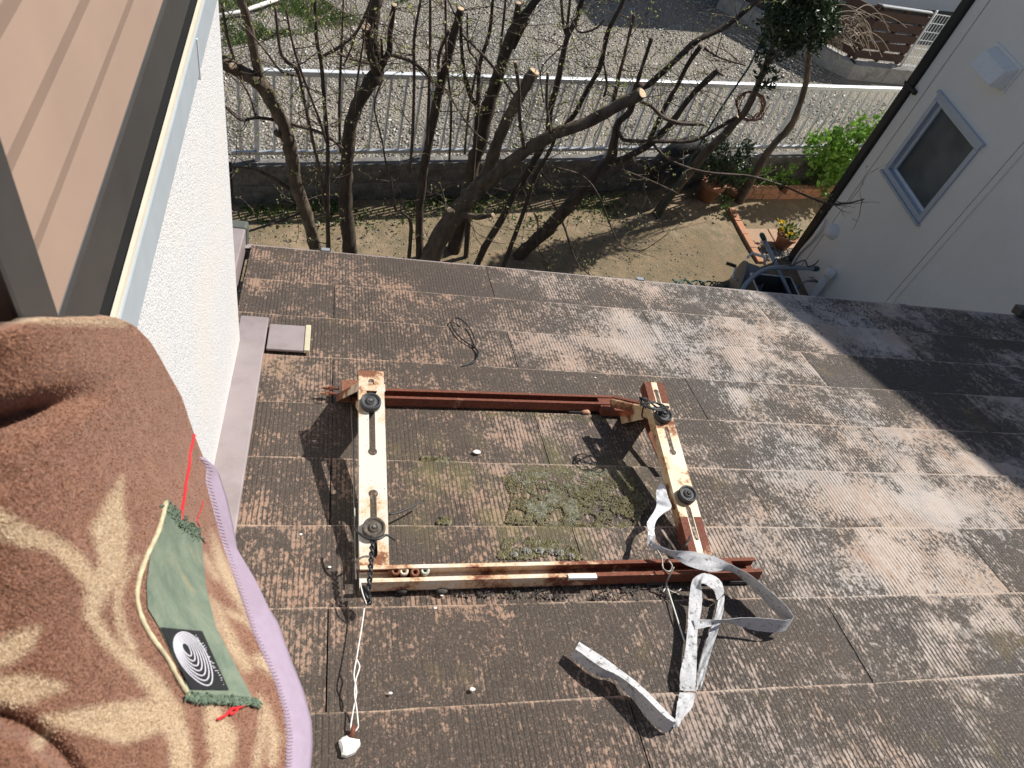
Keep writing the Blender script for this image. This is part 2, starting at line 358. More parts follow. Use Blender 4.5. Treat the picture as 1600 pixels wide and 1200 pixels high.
for i in range(26000):
    s = RNG.uniform(-1.5, 8.5); d = FW + .13 + (RNG.random() ** 1.15) * 5.0; p = FP(s, d, ZL)
    if p.x > 6.2 and p.y > 8.2: continue
    P.append((p.x, p.y, ZL + .004 + .02 * (mnoise.noise(p * 1.3) + .5 * mnoise.noise(p * 4)))); Sz.append(RNG.uniform(.007, .019))
tag(blob_cloud('gravel_stones', M['pebble'], P, Sz, RNG.beta(1.6, 2.2, len(P))), 'loose grey gravel stones spread over the lot behind the fence', 'gravel')

def leaves(name, mat, pts, size, parent=None, up=.4, kind=None, label=None, cat=None, fold=True, aspect=.55):
    V = []; Fc = []; T = []
    for p in pts:
        p = Vector(p); d = Vector(RNG.normal(0, 1, 3)); d.z += up * 2; d.normalize(); L = size * RNG.uniform(.6, 1.25)
        s = d.cross(Vector(RNG.normal(0, 1, 3))).normalized(); nrm = d.cross(s); wd = L * aspect * .5; k = len(V); tn = RNG.random()
        V += [p, p + d * L * .5 + s * wd + nrm * wd * .35, p + d * L - nrm * L * .12, p + d * L * .5 - s * wd + nrm * wd * .35, p + d * L * .5]
        Fc += [(k, k + 1, k + 4), (k + 1, k + 2, k + 4), (k + 2, k + 3, k + 4), (k + 3, k, k + 4)]; T += [tn] * 5
    org = wloc(parent) if parent else Vector((0, 0, 0))
    me = bpy.data.meshes.new(name); me.from_pydata([tuple(v - org) for v in V], [], Fc); me.materials.append(mat)
    at = me.attributes.new('tone', 'FLOAT', 'POINT'); at.data.foreach_set('value', T)
    o = bpy.data.objects.new(name, me); COL.objects.link(o)
    if parent: o.parent = parent
    return tag(o, label, cat, None, kind)
def blades(name, mat, pts, h, label, cat):
    V = []; Fc = []; T = []
    for p in pts:
        p = Vector(p); a = RNG.uniform(0, 6.28); hh = h * RNG.uniform(.5, 1.3); s = Vector((math.cos(a), math.sin(a), 0)) * .004
        ln = Vector((RNG.normal(0, .5), RNG.normal(0, .5), 1)).normalized() * hh; k = len(V)
        V += [p - s, p + s, p + ln * .6 + s * .7, p + ln + Vector((ln.x, ln.y, -.25 * hh)) * .4]; Fc += [(k, k + 1, k + 2), (k, k + 2, k + 3)]; T += [RNG.random()] * 4
    me = bpy.data.meshes.new(name); me.from_pydata([tuple(v) for v in V], [], Fc); me.materials.append(mat)
    at = me.attributes.new('tone', 'FLOAT', 'POINT'); at.data.foreach_set('value', T)
    o = bpy.data.objects.new(name, me); COL.objects.link(o); return tag(o, label, cat, None, 'stuff')
# lawn patch on the far side of the lot (photo: 340..650, 0..75)
P = []
poly = [on_z(x, y, ZL) for x, y in ((250, 95), (430, 62), (560, 40), (640, 2), (700, -60), (250, -80))]
def inside(p, q):
    r = False; j = len(q) - 1
    for i in range(len(q)):
        if (q[i].y > p[1]) != (q[j].y > p[1]) and p[0] < (q[j].x - q[i].x) * (p[1] - q[i].y) / (q[j].y - q[i].y) + q[i].x: r = not r
        j = i
    return r
while len(P) < 15000:
    x, y = RNG.uniform(-3, 1.6), RNG.uniform(6.6, 10.2)
    g = mnoise.noise(Vector((x * 1.6, y * 1.6, 3))) + .35 * mnoise.noise(Vector((x * 6, y * 6, 1)))
    if inside((x, y), poly) and g > RNG.uniform(-.28, .12): P.append((x, y, ZL))
blades('lawn_grass', M['grass'], P, .055, 'patchy green grass growing through the gravel of the lot', 'grass')

# ------------------------------------------------------------------ own house: wall, balcony, lower slate roof
XW = -.172
house = empty('house', (-.3, 1.0, 0)); tag(house, 'speckled white house wall with brown balcony panel above a stained brown slate lower roof', 'house')
YC = 1.215
b = MB()
zt = CZ - .600
b.hexa([RF(XW, 0, -.05) + Vector((0, -2.2, .6)), Vector((XW, -2.2, zt)), Vector((XW, YC, zt)), Vector((XW, YC, 2.6)),
        Vector((-.32, -2.2, 2.0)), Vector((-.32, -2.2, zt)), Vector((-.32, YC, zt)), Vector((-.32, YC, 2.6))])
b.hexa([(-.32, YC - .15, 2.6), (-.32, YC - .15, zt), (-.32, YC, zt), (-.32, YC, 2.6), (-3.5, YC - .15, 0), (-3.5, YC - .15, zt), (-3.5, YC, zt), (-3.5, YC, 0)])
wall = b.build('wall', M['stucco'], house)
# smooth wavy foot of the render above the flashing
co = MB().box((-.31, -2.2, zt), (-.166, YC + .012, CZ - .540)).build('coping', M['copingalu'], house); bevel(co, .004)
cj = MB().box((-.31, .965, zt - .004), (-.1645, .968, CZ - .548)).build('coping_joint', M['alu_white'], house)
ct = MB().box((-.1712, -2.2, CZ - .5405), (-.1672, YC + .01, CZ - .532)).build('coping_edge_highlight', M['lip'], house)  # thin cream strip, paints the bright highlight along the coping's top edge
rl = MB().box((-.245, -2.2, CZ - .503), (-.168, YC - .02, CZ - .429)).build('bottom_rail', M['bronze'], house); bevel(rl, .006)
gp = MB().box((-.30, -2.2, CZ - .555), (-.1725, YC - .03, CZ - .534)).build('rail_gap_shade', M['black'], house)  # black box painting in the dark shade of the gap under the bottom rail
# ribbed balcony panel: recessed ribs running along the balcony
prof = [(-.1705, CZ - .431)]; z = CZ - .383
while z < CZ - .17:
    prof += [(-.1745, z), (-.1702, z + .019)]; z += .061
prof.append((-.170, CZ - .15))
b = MB(); n = len(prof); V = []
for Y in (-2.2, YC - .05): V += [(x, Y, zz) for x, zz in prof] + [(-.205, Y, zz) for x, zz in prof]
b.add(V, [[i, i + 1, 2 * n + i + 1, 2 * n + i] for i in range(n - 1)] + [[n + i, 3 * n + i, 3 * n + i + 1, n + i + 1] for i in range(n - 1)] + [[i, n + i, n + i + 1, i + 1] for i in range(n - 1)])
b.build('ribbed_panel', M['panel'], house)
pt = MB().box((-.198, .276, CZ - .50), (-.140, .318, CZ - .1)).build('post', M['bronze'], house); bevel(pt, .003)
tr = MB().tube([(-.205, -2.2, CZ - .125), (-.205, YC - .02, CZ - .125)], .028, 14).build('top_rail', M['bronze'], house, True)
# lower roof: deck, fascia, side walls
roof = bpy.data.objects.new('lower_roof', None)
dk = bpy.data.meshes.new('lower_roof'); XL, XR_ = -.2, 3.30
bm_ = MB().box((XL, -.9, -.06), (XR_, 2.105, -.012)); dk.from_pydata([tuple(q) for q in bm_.v], [], bm_.f); dk.materials.append(M['bark'])
roof = bpy.data.objects.new('lower_roof', dk); COL.objects.link(roof); roof.parent = house; roof.location = RO - house.location; roof.rotation_euler = (-AP, 0, 0)
# slate material in the roof's own frame
t = NT('slate'); tc = t.n('TexCoord'); tc.object = roof; v = tc.outputs['Object']
rnd = t.attr('tilernd')[2]; cx_ = t.n('CombineXYZ'); t.l(t.math('MULTIPLY', rnd, 31.0), cx_.inputs[0]); t.l(t.math('MULTIPLY', rnd, 17.0), cx_.inputs[1]); va = t.n('VectorMath', operation='ADD'); t.l(v, va.inputs[0]); t.l(cx_.outputs[0], va.inputs[1]); vt = va.outputs[0]
def mp(sx, sy, sz=1, src=None):
    m_ = t.n('Mapping'); m_.inputs['Scale'].default_value = (sx, sy, sz); t.l(src or v, m_.inputs[0]); return m_.outputs[0]
X_, U_, _ = t.sep(v)
wob = t.noise(mp(3, 3), 4, 3); wob2 = t.noise(mp(55, 7), 1, 2, .5)
ph = t.math('ADD', t.math('MULTIPLY', X_, 2 * math.pi / .0086), t.math('ADD', t.math('MULTIPLY', wob, 2.2), t.math('MULTIPLY', wob2, 1.6)))
gr = t.math('POWER', t.math('ADD', t.math('MULTIPLY', t.math('SINE', ph), .5), .5), 4.5)               # 1 = groove
gstr = t.ramp(t.noise(mp(1, .6, 1, vt), 7.0, 5, .65), [(.36, .12), (.62, 1)])
groove = t.math('MULTIPLY', gr, gstr)
uv = t.n('UVMap'); uvs = t.sep(uv.outputs[0]); big1 = t.noise(mp(1, 1.5), 1.9, 5, .62); big2 = t.noise(mp(1, 1, 1, vt), 5.5, 6, .70); fine = t.noise(mp(1, .6), 150, 4, .75); mid = t.noise(mp(1, .4, 1, vt), 50, 4, .7); fine2 = t.noise(mp(1, .8), 330, 3, .75)
right = t.ramp(X_, [(.30, 0), (1.15, 1)])        # pale lichen towards the neighbour's side
pink = t.mix(t.ramp(big2, [(.35, 0), (.66, 1)]), (.325, .208, .15), (.26, .185, .14)); pale = t.mix(t.ramp(mid, [(.35, 0), (.65, 1)]), (.40, .30, .235), (.47, .415, .37))
grey = t.ramp(t.noise(mp(1, .8), 3.3, 4, .6), [(.42, 0), (.60, 1)]); pale = t.mix(grey, pale, (.40, .375, .355))
wp0 = t.ramp(t.math('ADD', t.noise(mp(1, .75, 1, vt), 5.2, 6, .72), t.math('ADD', t.math('MULTIPLY', t.math('SUBTRACT', mid, .5), .40), t.math('MULTIPLY', t.math('SUBTRACT', fine, .5), .55))), [(.50, 0), (.62, 1)])
base = t.mix(t.math('MULTIPLY', right, t.ramp(big2, [(.25, .5), (.55, 1)])), pink, pale)
base = t.mix(t.math('MULTIPLY', t.math('MULTIPLY', right, wp0), .6), base, (.52, .44, .385))
cov = t.math('ADD', t.math('ADD', t.math('MULTIPLY', big1, .50), t.math('MULTIPLY', big2, .55)), t.math('ADD', t.math('MULTIPLY', fine, .80), t.math('MULTIPLY', mid, .40)))
cov = t.math('ADD', cov, t.math('MULTIPLY', t.math('SUBTRACT', rnd, .5), .10))
cov = t.math('ADD', cov, t.math('MULTIPLY', groove, .12))
cov = t.math('SUBTRACT', cov, t.math('MULTIPLY', t.ramp(uvs[1], [(.0, 1), (.05, 0)]), .12)); wpat = t.math('MULTIPLY', right, wp0)
cov = t.math('SUBTRACT', cov, t.math('MULTIPLY', right, .02)); cov = t.math('SUBTRACT', cov, t.math('MULTIPLY', wpat, .11))
dark = t.ramp(t.math('MULTIPLY', cov, .5), [(.508, 0), (.556, 1)])
lich = t.mix(t.ramp(fine2, [(.3, 0), (.72, 1)]), (.026, .0225, .020), (.088, .074, .063))
spk = t.ramp(fine2, [(.60, 0), (.68, 1)]); lich = t.mix(t.math('MULTIPLY', spk, .75), lich, base)
col = t.mix(t.math('MULTIPLY', groove, .60), base, (.060, .044, .034)); col = t.mix(t.math('MULTIPLY', dark, .92), col, lich)
# worn pale edge at each butt, white flecks, green algae between the rack bars
edge = t.math('MULTIPLY', t.ramp(uvs[1], [(.006, 1), (.028, 0)]), t.ramp(t.noise(mp(1, 1), 14, 6, .75), [(.42, 0), (.58, 1)])); col = t.mix(t.math('MULTIPLY', edge, .7), col, (.50, .38, .29))
fl = t.ramp(t.vor(mp(1, 1), 190), [(.06, 1), (.12, 0)]); flm = t.math('MULTIPLY', fl, t.ramp(t.noise(mp(1, 1), 9, 3), [(.46, 0), (.62, 1)])); col = t.mix(t.math('MULTIPLY', flm, .8), col, (.55, .50, .43))
dx = t.math('SUBTRACT', X_, .40); du = t.math('SUBTRACT', U_, 1.10)
rr = t.math('ADD', t.math('MULTIPLY', t.math('MULTIPLY', dx, dx), 7), t.math('MULTIPLY', t.math('MULTIPLY', du, du), 22))
alg = t.math('MULTIPLY', t.ramp(rr, [(.2, 1), (1, 0)]), t.ramp(t.noise(mp(1, .5), 11, 5), [(.45, 0), (.68, .55)])); col = t.mix(alg, col, (.17, .155, .065))
yel = t.ramp(t.noise(mp(1, .7), 6.5, 5, .7), [(.60, 0), (.72, .30)]); col = t.mix(yel, col, (.20, .15, .06))
hgt = t.math('SUBTRACT', t.math('ADD', t.math('MULTIPLY', fine, .5), t.math('MULTIPLY', fine2, .35)), t.math('MULTIPLY', groove, .55))
M['slate'] = t.out(col, .9, 0, hgt, .6, .0035, .25)
NX = 26
def slate(x0, x1, Ub, Ut, seed):
    nx = max(3, int((x1 - x0) / .035)); rows = [0, .03, .35, 1]; V = []; UVs = []
    for layer in (0, 1):
        for r_ in rows:
            for i in range(nx + 1):
                X = x0 + (x1 - x0) * i / nx; U = Ub + (Ut - Ub) * r_
                nz = mnoise.noise(Vector((X * 9, seed * 7.3, 1))) + .6 * mnoise.noise(Vector((X * 37, seed * 3.1, 5)))
                if r_ == 0: U += .0024 * nz
                h = .0038 - .0075 * r_ + .0009 * mnoise.noise(Vector((X * 5, U * 9, seed))) - (.0022 if r_ == 0 else 0)
                V.append((X, U, h - (.0052 if layer else 0))); UVs.append((i / nx, max(0, (Ub - U) / .182)))
    nr_ = len(rows); W = nx + 1; F_ = []
    for j in range(nr_ - 1):
        for i in range(nx):
            a = j * W + i; F_.append((a, a + W, a + W + 1, a + 1) if False else (a, a + 1, a + W + 1, a + W)[::-1])
            k = nr_ * W + a; F_.append((k, k + 1, k + W + 1, k + W))
    o2 = nr_ * W
    for i in range(nx):
        F_.append((i, i + 1, o2 + i + 1, o2 + i)); a = (nr_ - 1) * W + i; F_.append((a + 1, a, o2 + a, o2 + a + 1))
    for j in range(nr_ - 1):
        a = j * W; F_.append((a + W, a, o2 + a, o2 + a + W)); a = j * W + nx; F_.append((a, a + W, o2 + a + W, o2 + a))
    me = bpy.data.meshes.new('slate'); me.from_pydata(V, [], F_); me.materials.append(M['slate'])
    ul = me.uv_layers.new(name='UVMap')
    for lp in me.loops: ul.data[lp.index].uv = UVs[lp.vertex_index]
    at = me.attributes.new('tilernd', 'FLOAT', 'POINT'); at.data.foreach_set('value', [random.random()] * len(V)) if False else at.data.foreach_set('value', [((seed * 0.754877) % 1)] * len(V))
    o = bpy.data.objects.new('slate', me); COL.objects.link(o); o.parent = roof; return o
sd_ = 1
for k in range(0, 13):
    Ub = 2.0882 - .182 * k if k else 2.108
    Ut = 2.0882 - .182 * (k + 1) - .028
    ns = [2 * i + (0 if k % 2 else 1) for i in range(-2, 6)]
    xs = [.0395 + .455 * n_ for n_ in ns]; xs = [XL + .004] + [x for x in xs if XL + .05 < x < XR_ - .05] + [XR_]
    for x0, x1 in zip(xs[:-1], xs[1:]):
        slate(x0 + .0012, x1 - .0012, Ub, Ut, sd_); sd_ += 1
# eave drip edge, gutter lip
b = MB(); b.add([RF(XL - .02, 2.10, -.006), RF(XR_, 2.10, -.006), RF(XR_, 2.124, -.004), RF(XL - .02, 2.124, -.004), RF(XL - .02, 2.126, -.05), RF(XR_, 2.126, -.05), RF(XL - .02, 2.116, -.05), RF(XR_, 2.116, -.05), RF(XL - .02, 2.10, -.012), RF(XR_, 2.10, -.012)],
           [[0, 1, 2, 3], [3, 2, 5, 4], [4, 5, 7, 6], [6, 7, 9, 8]])
b.build('eave_drip_edge', M['flash'], house)
for X in (.012, 1.02, 2.05):
    p = RF(X, 2.126, -.003); MB().obox(p - Vector((.012, 0, 0)) - SD * .012, (.024, 0, 0), SD * .018, NR * .006).build('drip_edge_clip', M['alu'], house)
bevel(MB().obox(RF(2.545, 2.085, .0045), (.05, 0, 0), SD * .045, NR * .035).build('eave_bracket', M['bronze'], house), .004)
MB().box((XL + .1, -.8, 0), (XR_ - .15, 1.35, RF(0, 1.4, -.09).z - .02)).build('lower_wall', M['stucco'], house)
MB().obox(RF(XL, 2.075, -.14), (XR_ - XL, 0, 0), SD * .022, NR * .078).build('fascia', M['bronze'], house)
# wall flashing and its tail pieces
b = MB(); pts = []
b.obox(RF(XW - .01, .02, .004), (.066, 0, 0), SD * 1.665, NR * .012); fl_ = b.build('wall_flashing', M['flash'], house); bevel(fl_, .003)
b = MB().obox(RF(-.112, 1.549, .005), (.084, 0, 0), SD * .112, NR * .007); bevel(b.build('flashing_tail', M['flash'], house), .002)
b = MB().obox(RF(-.028, 1.547, .005), (.013, 0, 0), SD * .116, NR * .010); bevel(b.build('flashing_tail_cap', M['flash2'], house), .002)
# verge trim beyond the wall corner with its end cap
b = MB().obox(RF(-.33, 1.50, -.05), (.118, 0, 0), SD * .625, NR * .095); bevel(b.build('verge_trim', M['flash'], house), .004)
b = MB().obox(RF(-.335, 2.115, -.055), (.128, 0, 0), SD * .05, NR * .106); bevel(b.build('verge_end_cap', M['capgrey'], house), .008)

# ------------------------------------------------------------------ air-conditioner rack on the slates
ZB = CZ - 1.200                              # both cross bars are level at this height
rack = empty('air_conditioner_rack', RF(.1, 1.12, 0)); tag(rack, 'rusty steel air conditioner rack with two slotted bars on two rails, empty on the roof', 'rack')
def channel(b, a, c, wd, ht, lip, th=.0025, up=NR):
    a, c = Vector(a), Vector(c); d = (c - a).normalized(); s = d.cross(up).normalized(); u = up
    b.obox(a - s * wd / 2, c - a, s * wd, u * th)
    for sg in (-1, 1):
        o = a + s * sg * (wd / 2 - (th if sg > 0 else 0)); b.obox(o, c - a, s * th, u * ht)
        b.obox(a + s * sg * (wd / 2 - (lip if sg > 0 else 0)) + u * (ht - .0001), c - a, s * lip, u * th)
def rail(U, xa, xb, mat, Ub=None):
    b = MB(); channel(b, RF(xa, U, .0085), RF(xb, Ub or U, .0085), .036, .020, .008); o = b.build('rail', mat, rack); return o
xa, ua, _ = xu(on_roof(562, 904, .02)); xb, ub, _ = xu(on_roof(1182, 888, .02))
rail(ua, xa, xb, M['rust_near'], ub); NU = (ua + ub) / 2
xc, uc, _ = xu(on_roof(548, 619, .02)); xd, ud, _ = xu(on_roof(968, 631, .02))
rail(uc, xc, xd, M['rust'], ud); FU = (uc + ud) / 2
for X, U in ((.27, FU + .022), (.665, FU + .024), (.45, NU + .025), (.47, NU - .0175)):   # white packing strips under the rails
    MB().obox(RF(X - .026, U - .006, .029 if U < NU - .01 else .006), (.052, 0, 0), SD * .010, NR * .005).build('packing_strip', M['chip'], rack)
for X in (.15, .38, .62, .79):
    MB().obox(RF(X - .02, NU - .016, .003), (.04, 0, 0), SD * .032, NR * .0065).build('rubber_pad', M['rubber'], rack)
for X in (.12, .36, .6):
    MB().obox(RF(X - .02, FU - .016, .003), (.04, 0, 0), SD * .032, NR * .0065).build('rubber_pad', M['rubber'], rack)
def on_bar(x, y, dz=0): return on_z(x, y, ZB + dz)
def keyhole(c0, c1, rbig, wslot, big_at=0):  # slot from c0 to c1 (local y), round end at c0
    pts = []
    s = 1 if c1 > c0 else -1
    a = math.degrees(math.asin(min(1, wslot / 2 / rbig)))
    loop = circ(0, c0, rbig, 14, 90 + a if s > 0 else -90 + a, 450 - a if s > 0 else 270 - a)
    loop.append((rbig * math.cos(rad((450 - a) if s > 0 else (270 - a))), c0 + rbig * math.sin(rad((450 - a) if s > 0 else (270 - a)))))
    end = circ(0, c1 - s * wslot / 2, wslot / 2, 8, 0 if s > 0 else 180, 180 if s > 0 else 360)
    end.append((-wslot / 2 if s > 0 else wslot / 2, c1 - s * wslot / 2))
    return loop + end
def crossbar(near, far, wd, mat, knobs, matk, flange=.022, slots=None):
    near, far = Vector(near), Vector(far); d = (far - near); L = d.length; d.normalize(); s = d.cross(Vector((0, 0, 1))).normalized()
    v, f = curve_plate([(-wd / 2, 0), (wd / 2, 0), (wd / 2, L), (-wd / 2, L)], slots, .0022)
    tr = lambda p: near + s * p[0] + d * p[1] + Vector((0, 0, p[2]))
    b = MB().add([tr(p) for p in v], f)
    for sg in (-1, 1):
        o = near + s * sg * (wd / 2 - (.0022 if sg > 0 else 0)) - Vector((0, 0, flange)); b.obox(o + d * .004, d * (L - .008), s * .0022, Vector((0, 0, flange - .0012)))
    bar = b.build('cross_bar', mat, rack); return bar, near, d, s
def knob(bar, c, r, mat, matc, tilt=(0, 0, 1)):
    k = MB().lathe([(0, -.004), (r, -.004), (r * 1.02, .002), (r, .0085), (r * .86, .0095), (r * .80, .006), (r * .44, .0055), (r * .40, .0095), (r * .28, .0095), (r * .24, .0075), (0, .0075)], c, tilt, 28).build('rubber_knob', mat, bar, True)
    MB().lathe([(r * .2, .0), (r * .2, .0105), (r * .12, .0125), (0, .0125)], c, tilt, 10).build('bolt_head', matc, bar, False)
# left bar
n0 = on_bar(585, 894); f0 = on_bar(580, 580); L0 = (f0 - n0).length
def ly(x, y, n_, f_): return (on_bar(x, y) - n_).dot((f_ - n_).normalized())
sl0 = [keyhole(ly(583, 706, n0, f0), ly(582, 640, n0, f0), .0085, .0115), keyhole(ly(584, 772, n0, f0), ly(586, 871, n0, f0), .0085, .0115),
       [(-.006, ly(580, 601, n0, f0))] + circ(0, ly(580, 596, n0, f0), .006, 8, 180, 0) + [(.006, ly(580, 601, n0, f0))],
       circ(0, ly(580, 611, n0, f0), .0105, 10, 180, 360) + [(.0105, ly(580, 611, n0, f0))]]
barL, n_, d_, s_ = crossbar(n0, f0, .0495, M['whitepaint'], None, None, slots=sl0)
for (x, y) in ((579, 630), (584, 827)):
    knob(barL, on_bar(x, y, .0055), .0195, M['rubber'] if y < 700 else M['rubberbrown'], M['steelwire'])
MB().box((n0.x - .024, n0.y - .035, ZB - .035), (n0.x + .024, n0.y - .003, ZB - .028)).build('foot_plate', M['whitepaint'], rack)
# left rear leg: bent plate from the level bar down to the far rail
def leg(top, d, s, foot, w0, w1, mat, side=.018, name='leg'):
    b = MB(); top, foot = Vector(top), Vector(foot); th = d * .0025
    q = [top - s * w0 / 2, top + s * w0 / 2, foot + s * w1 / 2, foot - s * w1 / 2]
    b.hexa([q[0], q[1], q[2], q[3], q[0] + th, q[1] + th, q[2] + th, q[3] + th])
    for sg in (-1, 1):
        a = top + s * sg * w0 / 2; c = foot + s * sg * w1 / 2; b.hexa([a, c, c - d * side, a - d * side, a + s * .0022, c + s * .0022, c - d * side + s * .0022, a - d * side + s * .0022])
    return b.build(name, mat, rack)
ft = RF(n0.x + .0, FU - .01, .012)
leg(f0 - d_ * .085 - Vector((0, 0, .002)), d_, s_, ft, .047, .050, M['creampaint'])
leg(f0 - d_ * .03 - Vector((0, 0, .002)), d_, s_, ft + SD * .012 + Vector((-.028, 0, 0)), .05, .075, M['whitepaint'], name='brace')
MB().obox(RF(n0.x - .055, FU - .02, .010), (.05, 0, 0), SD * .045, NR * .028).build('rail_bracket', M['whitepaint'], rack)
for (dx, du) in ((-.06, .008), (-.066, -.012)):
    b = MB(); c = RF(n0.x + dx, FU + du, .026); b.tube([c, c + Vector((-.034, 0, 0))], .0028, 8); b.lathe([(0, 0), (.0065, 0), (.0065, .007), (0, .007)], c + Vector((-.014, 0, 0)), (-1, 0, 0), 6); b.build('bolt', M['rust'], rack)
# vertical thin rod beside the left bar
MB().tube([on_roof(547, 597, .035), on_roof(552, 700, .03), on_roof(556, 905, .022)], .0016, 6).build('thin_rod', M['steelwire'], rack, True)
# right bar, twisted off its leg
n1 = on_bar(1095, 868); f1 = on_bar(1021, 598)
sl1 = [keyhole(ly(1057, 707, n1, f1), ly(1045, 668, n1, f1), .0075, .0095), keyhole(ly(1080, 795, n1, f1), ly(1091, 845, n1, f1), .0055, .0105),
       keyhole(ly(1023, 612, n1, f1), ly(1031, 634, n1, f1), .0058, .0085)]
barR, n_1, d_1, s_1 = crossbar(n1, f1, .0455, M['creampaint'], None, None, flange=.024, slots=sl1)
for (x, y) in ((1036, 650), (1073, 774)): knob(barR, on_bar(x, y, .0055), .0185, M['rubber'], M['rubberbrown'])
# rusted end sleeves of the right bar
for (a, c) in ((0, ly(1078, 808, n1, f1)), (ly(1030, 630, n1, f1), (f1 - n1).length)):
    b = MB()
    for sg in (-1, 1):
        o = n1 + d_1 * a + s_1 * (sg * .0150 - .0078) + Vector((0, 0, .00125)); b.obox(o, d_1 * (c - a), s_1 * .0156, Vector((0, 0, .0006)))
        o = n1 + d_1 * a + s_1 * (sg * .0230 - .0003) - Vector((0, 0, .0242)); b.obox(o, d_1 * (c - a), s_1 * .0006, Vector((0, 0, .025)))
    b.build('rust_scale', M['rust'], barR)
fr = RF(.70, FU - .005, .012)
leg(f1 - d_1 * .075 - Vector((0, 0, .002)), d_1, s_1, RF(.735, FU - .03, .008), .044, .062, M['creampaint'])
p0 = on_roof(958, 628, .045); p1 = on_roof(1010, 640, .085)
b = MB(); b.bar(p0, p1, .026, .020, NR); bevel(b.build('bent_bracket', M['creampaint'], rack), .003)
b = MB(); b.bar(p0 + NR * .0106 + SD * .007, p1 + NR * .0106 + SD * .007, .012, .0012, NR); b.build('bracket_rust', M['rust'], rack)
MB().obox(RF(.655, FU - .028, .010), (.085, 0, 0), SD * .05, NR * .018).build('rail_end_block', M['rust'], rack)
b = MB().bar(on_roof(1000, 640, .06), on_roof(1040, 735, .02), .012, .003, NR); b.build('stay', M['rust'], rack)
MB().obox(RF(.745, NU + .0, .010), (.03, 0, 0), SD * .022, NR * .022).build('rail_bracket', M['rust'], rack)
# spacers sitting in the near rail: each its own thing
for (x, y, mt, nm) in ((618, 893, 'ring_rust', 'rust brown ring spacer wedged beside the white bar foot'), (631, 893, 'ring_cream', 'cream ring spacer standing in the near rail'), (648, 895, 'ring_rust', 'rust brown ring spacer between the cream and the pale green spacers'), (664, 892, 'ring_green', 'pale green ring spacer at the end of the row in the rail')):
    c = on_roof(x, y, .022); ax = (NR - SD * .55 + Vector((random.uniform(-.1, .1), 0, 0)))
    o = MB().lathe([(.0032, -.008), (.0075, -.008), (.0080, .0), (.0075, .006), (.0036, .006), (.0032, -.008)], c, ax, 16).build('ring_spacer', M[mt], None, True); tag(o, nm, 'spacer', 'ring spacers in the near rail')

# ------------------------------------------------------------------ loose things on the roof
def wire_px(name, pts, r, mat, label, cat='wire', sub=4, n=6, twist=None, parent=None):
    q = [tuple(on_roof(x, y, h)) for x, y, h in pts]; sp = [Vector(p) for p in spline(q, sub)]
    b = MB()
    if twist:
        tr_, tp = twist
        for ph in (0, math.pi):
            tw = []; s_acc = 0
            for i, p in enumerate(sp):
                if i: s_acc += (p - sp[i - 1]).length
                dd = (sp[min(i + 1, len(sp) - 1)] - sp[max(i - 1, 0)]).normalized(); u = dd.cross(NR).normalized(); vv = u.cross(dd)
                a = ph + s_acc / tp * 2 * math.pi; tw.append(p + (u * math.cos(a) + vv * math.sin(a)) * tr_)
            b.tube(tw, r, n)
    else: b.tube(sp, r, n)
    o = b.build(name, mat, parent, True)
    if parent is None: tag(o, label, cat)
    return o
wv = empty('hanging_wire', on_roof(548, 1160, 0)); tag(wv, 'twisted black wire tied to the white bar, ending in a white wire with plaster lump', 'wire')
wire_px('twisted_wire', [(582, 838, .075), (581, 860, .07), (579, 885, .062), (577, 910, .052), (574, 930, .042), (572, 945, .034)], .0022, M['blackwire'], None, twist=(.0026, .022), sub=14, parent=wv)
wire_px('wire_tail', [(553, 824, .066), (562, 834, .072), (576, 842, .077), (592, 842, .078), (604, 836, .076), (617, 844, .066)], .0021, M['blackwire'], None, parent=wv)
kn = [(572 + 7 * math.cos(a) * (1 + .2 * math.sin(3 * a)), 930 + 14 * math.sin(a * 1.3), .036 + .006 * math.sin(2 * a)) for a in np.linspace(0, 9, 26)]
wire_px('knot', kn, .0019, M['blackwire'], None, parent=wv, sub=3)
wire_px('white_wire', [(570, 945, .034), (566, 975, .032), (561, 1005, .030), (557, 1030, .030)], .0011, M['whitewire'], None, parent=wv)
wire_px('white_wire', [(557, 1030, .030), (562, 1042, .029), (556, 1062, .026), (554, 1085, .022), (557, 1105, .018), (560, 1135, .012)], .0011, M['whitewire'], None, parent=wv)
wire_px('white_wire', [(557, 1030, .030), (553, 1055, .028), (557, 1080, .022), (552, 1110, .016), (548, 1138, .012), (555, 1142, .010), (560, 1135, .012)], .0011, M['whitewire'], None, parent=wv)
wire_px('white_wire', [(573, 945, .04), (566, 925, .05), (562, 905, .05)], .0010, M['whitewire'], None, parent=wv)
c = on_roof(545, 1166, .006); b = MB(); lob = []
for k in range(14):
    a = 6.283 * k / 14; r_ = .0135 * (1 + .16 * math.sin(3 * a + 1) + .08 * math.sin(5 * a)); lob.append((math.cos(a) * r_, math.sin(a) * r_))
vv = [c + Vector((x, 0, 0)) + SD * y + NR * h for h, sc_ in ((-.003, 1), (.003, 1.0), (.006, .75)) for x, y in [(q[0] * sc_, q[1] * sc_) for q in lob]]
b.add(vv, [[i + 14 * j, (i + 1) % 14 + 14 * j, (i + 1) % 14 + 14 * (j + 1), i + 14 * (j + 1)] for j in range(2) for i in range(14)] + [list(range(28, 42))]); b.build('plaster_lump', M['chip'], wv)
MB().tube([on_roof(549, 1152, .012), on_roof(553, 1135, .012)], .0035, 8).build('wire_stub', M['rust'], wv, True)
wire_px('wire_offcut', [(608, 804, .03), (625, 800, .028), (645, 791, .026), (662, 782, .024)], .0018, M['blackwire'], 'short bent black wire sticking out beside the white bar')
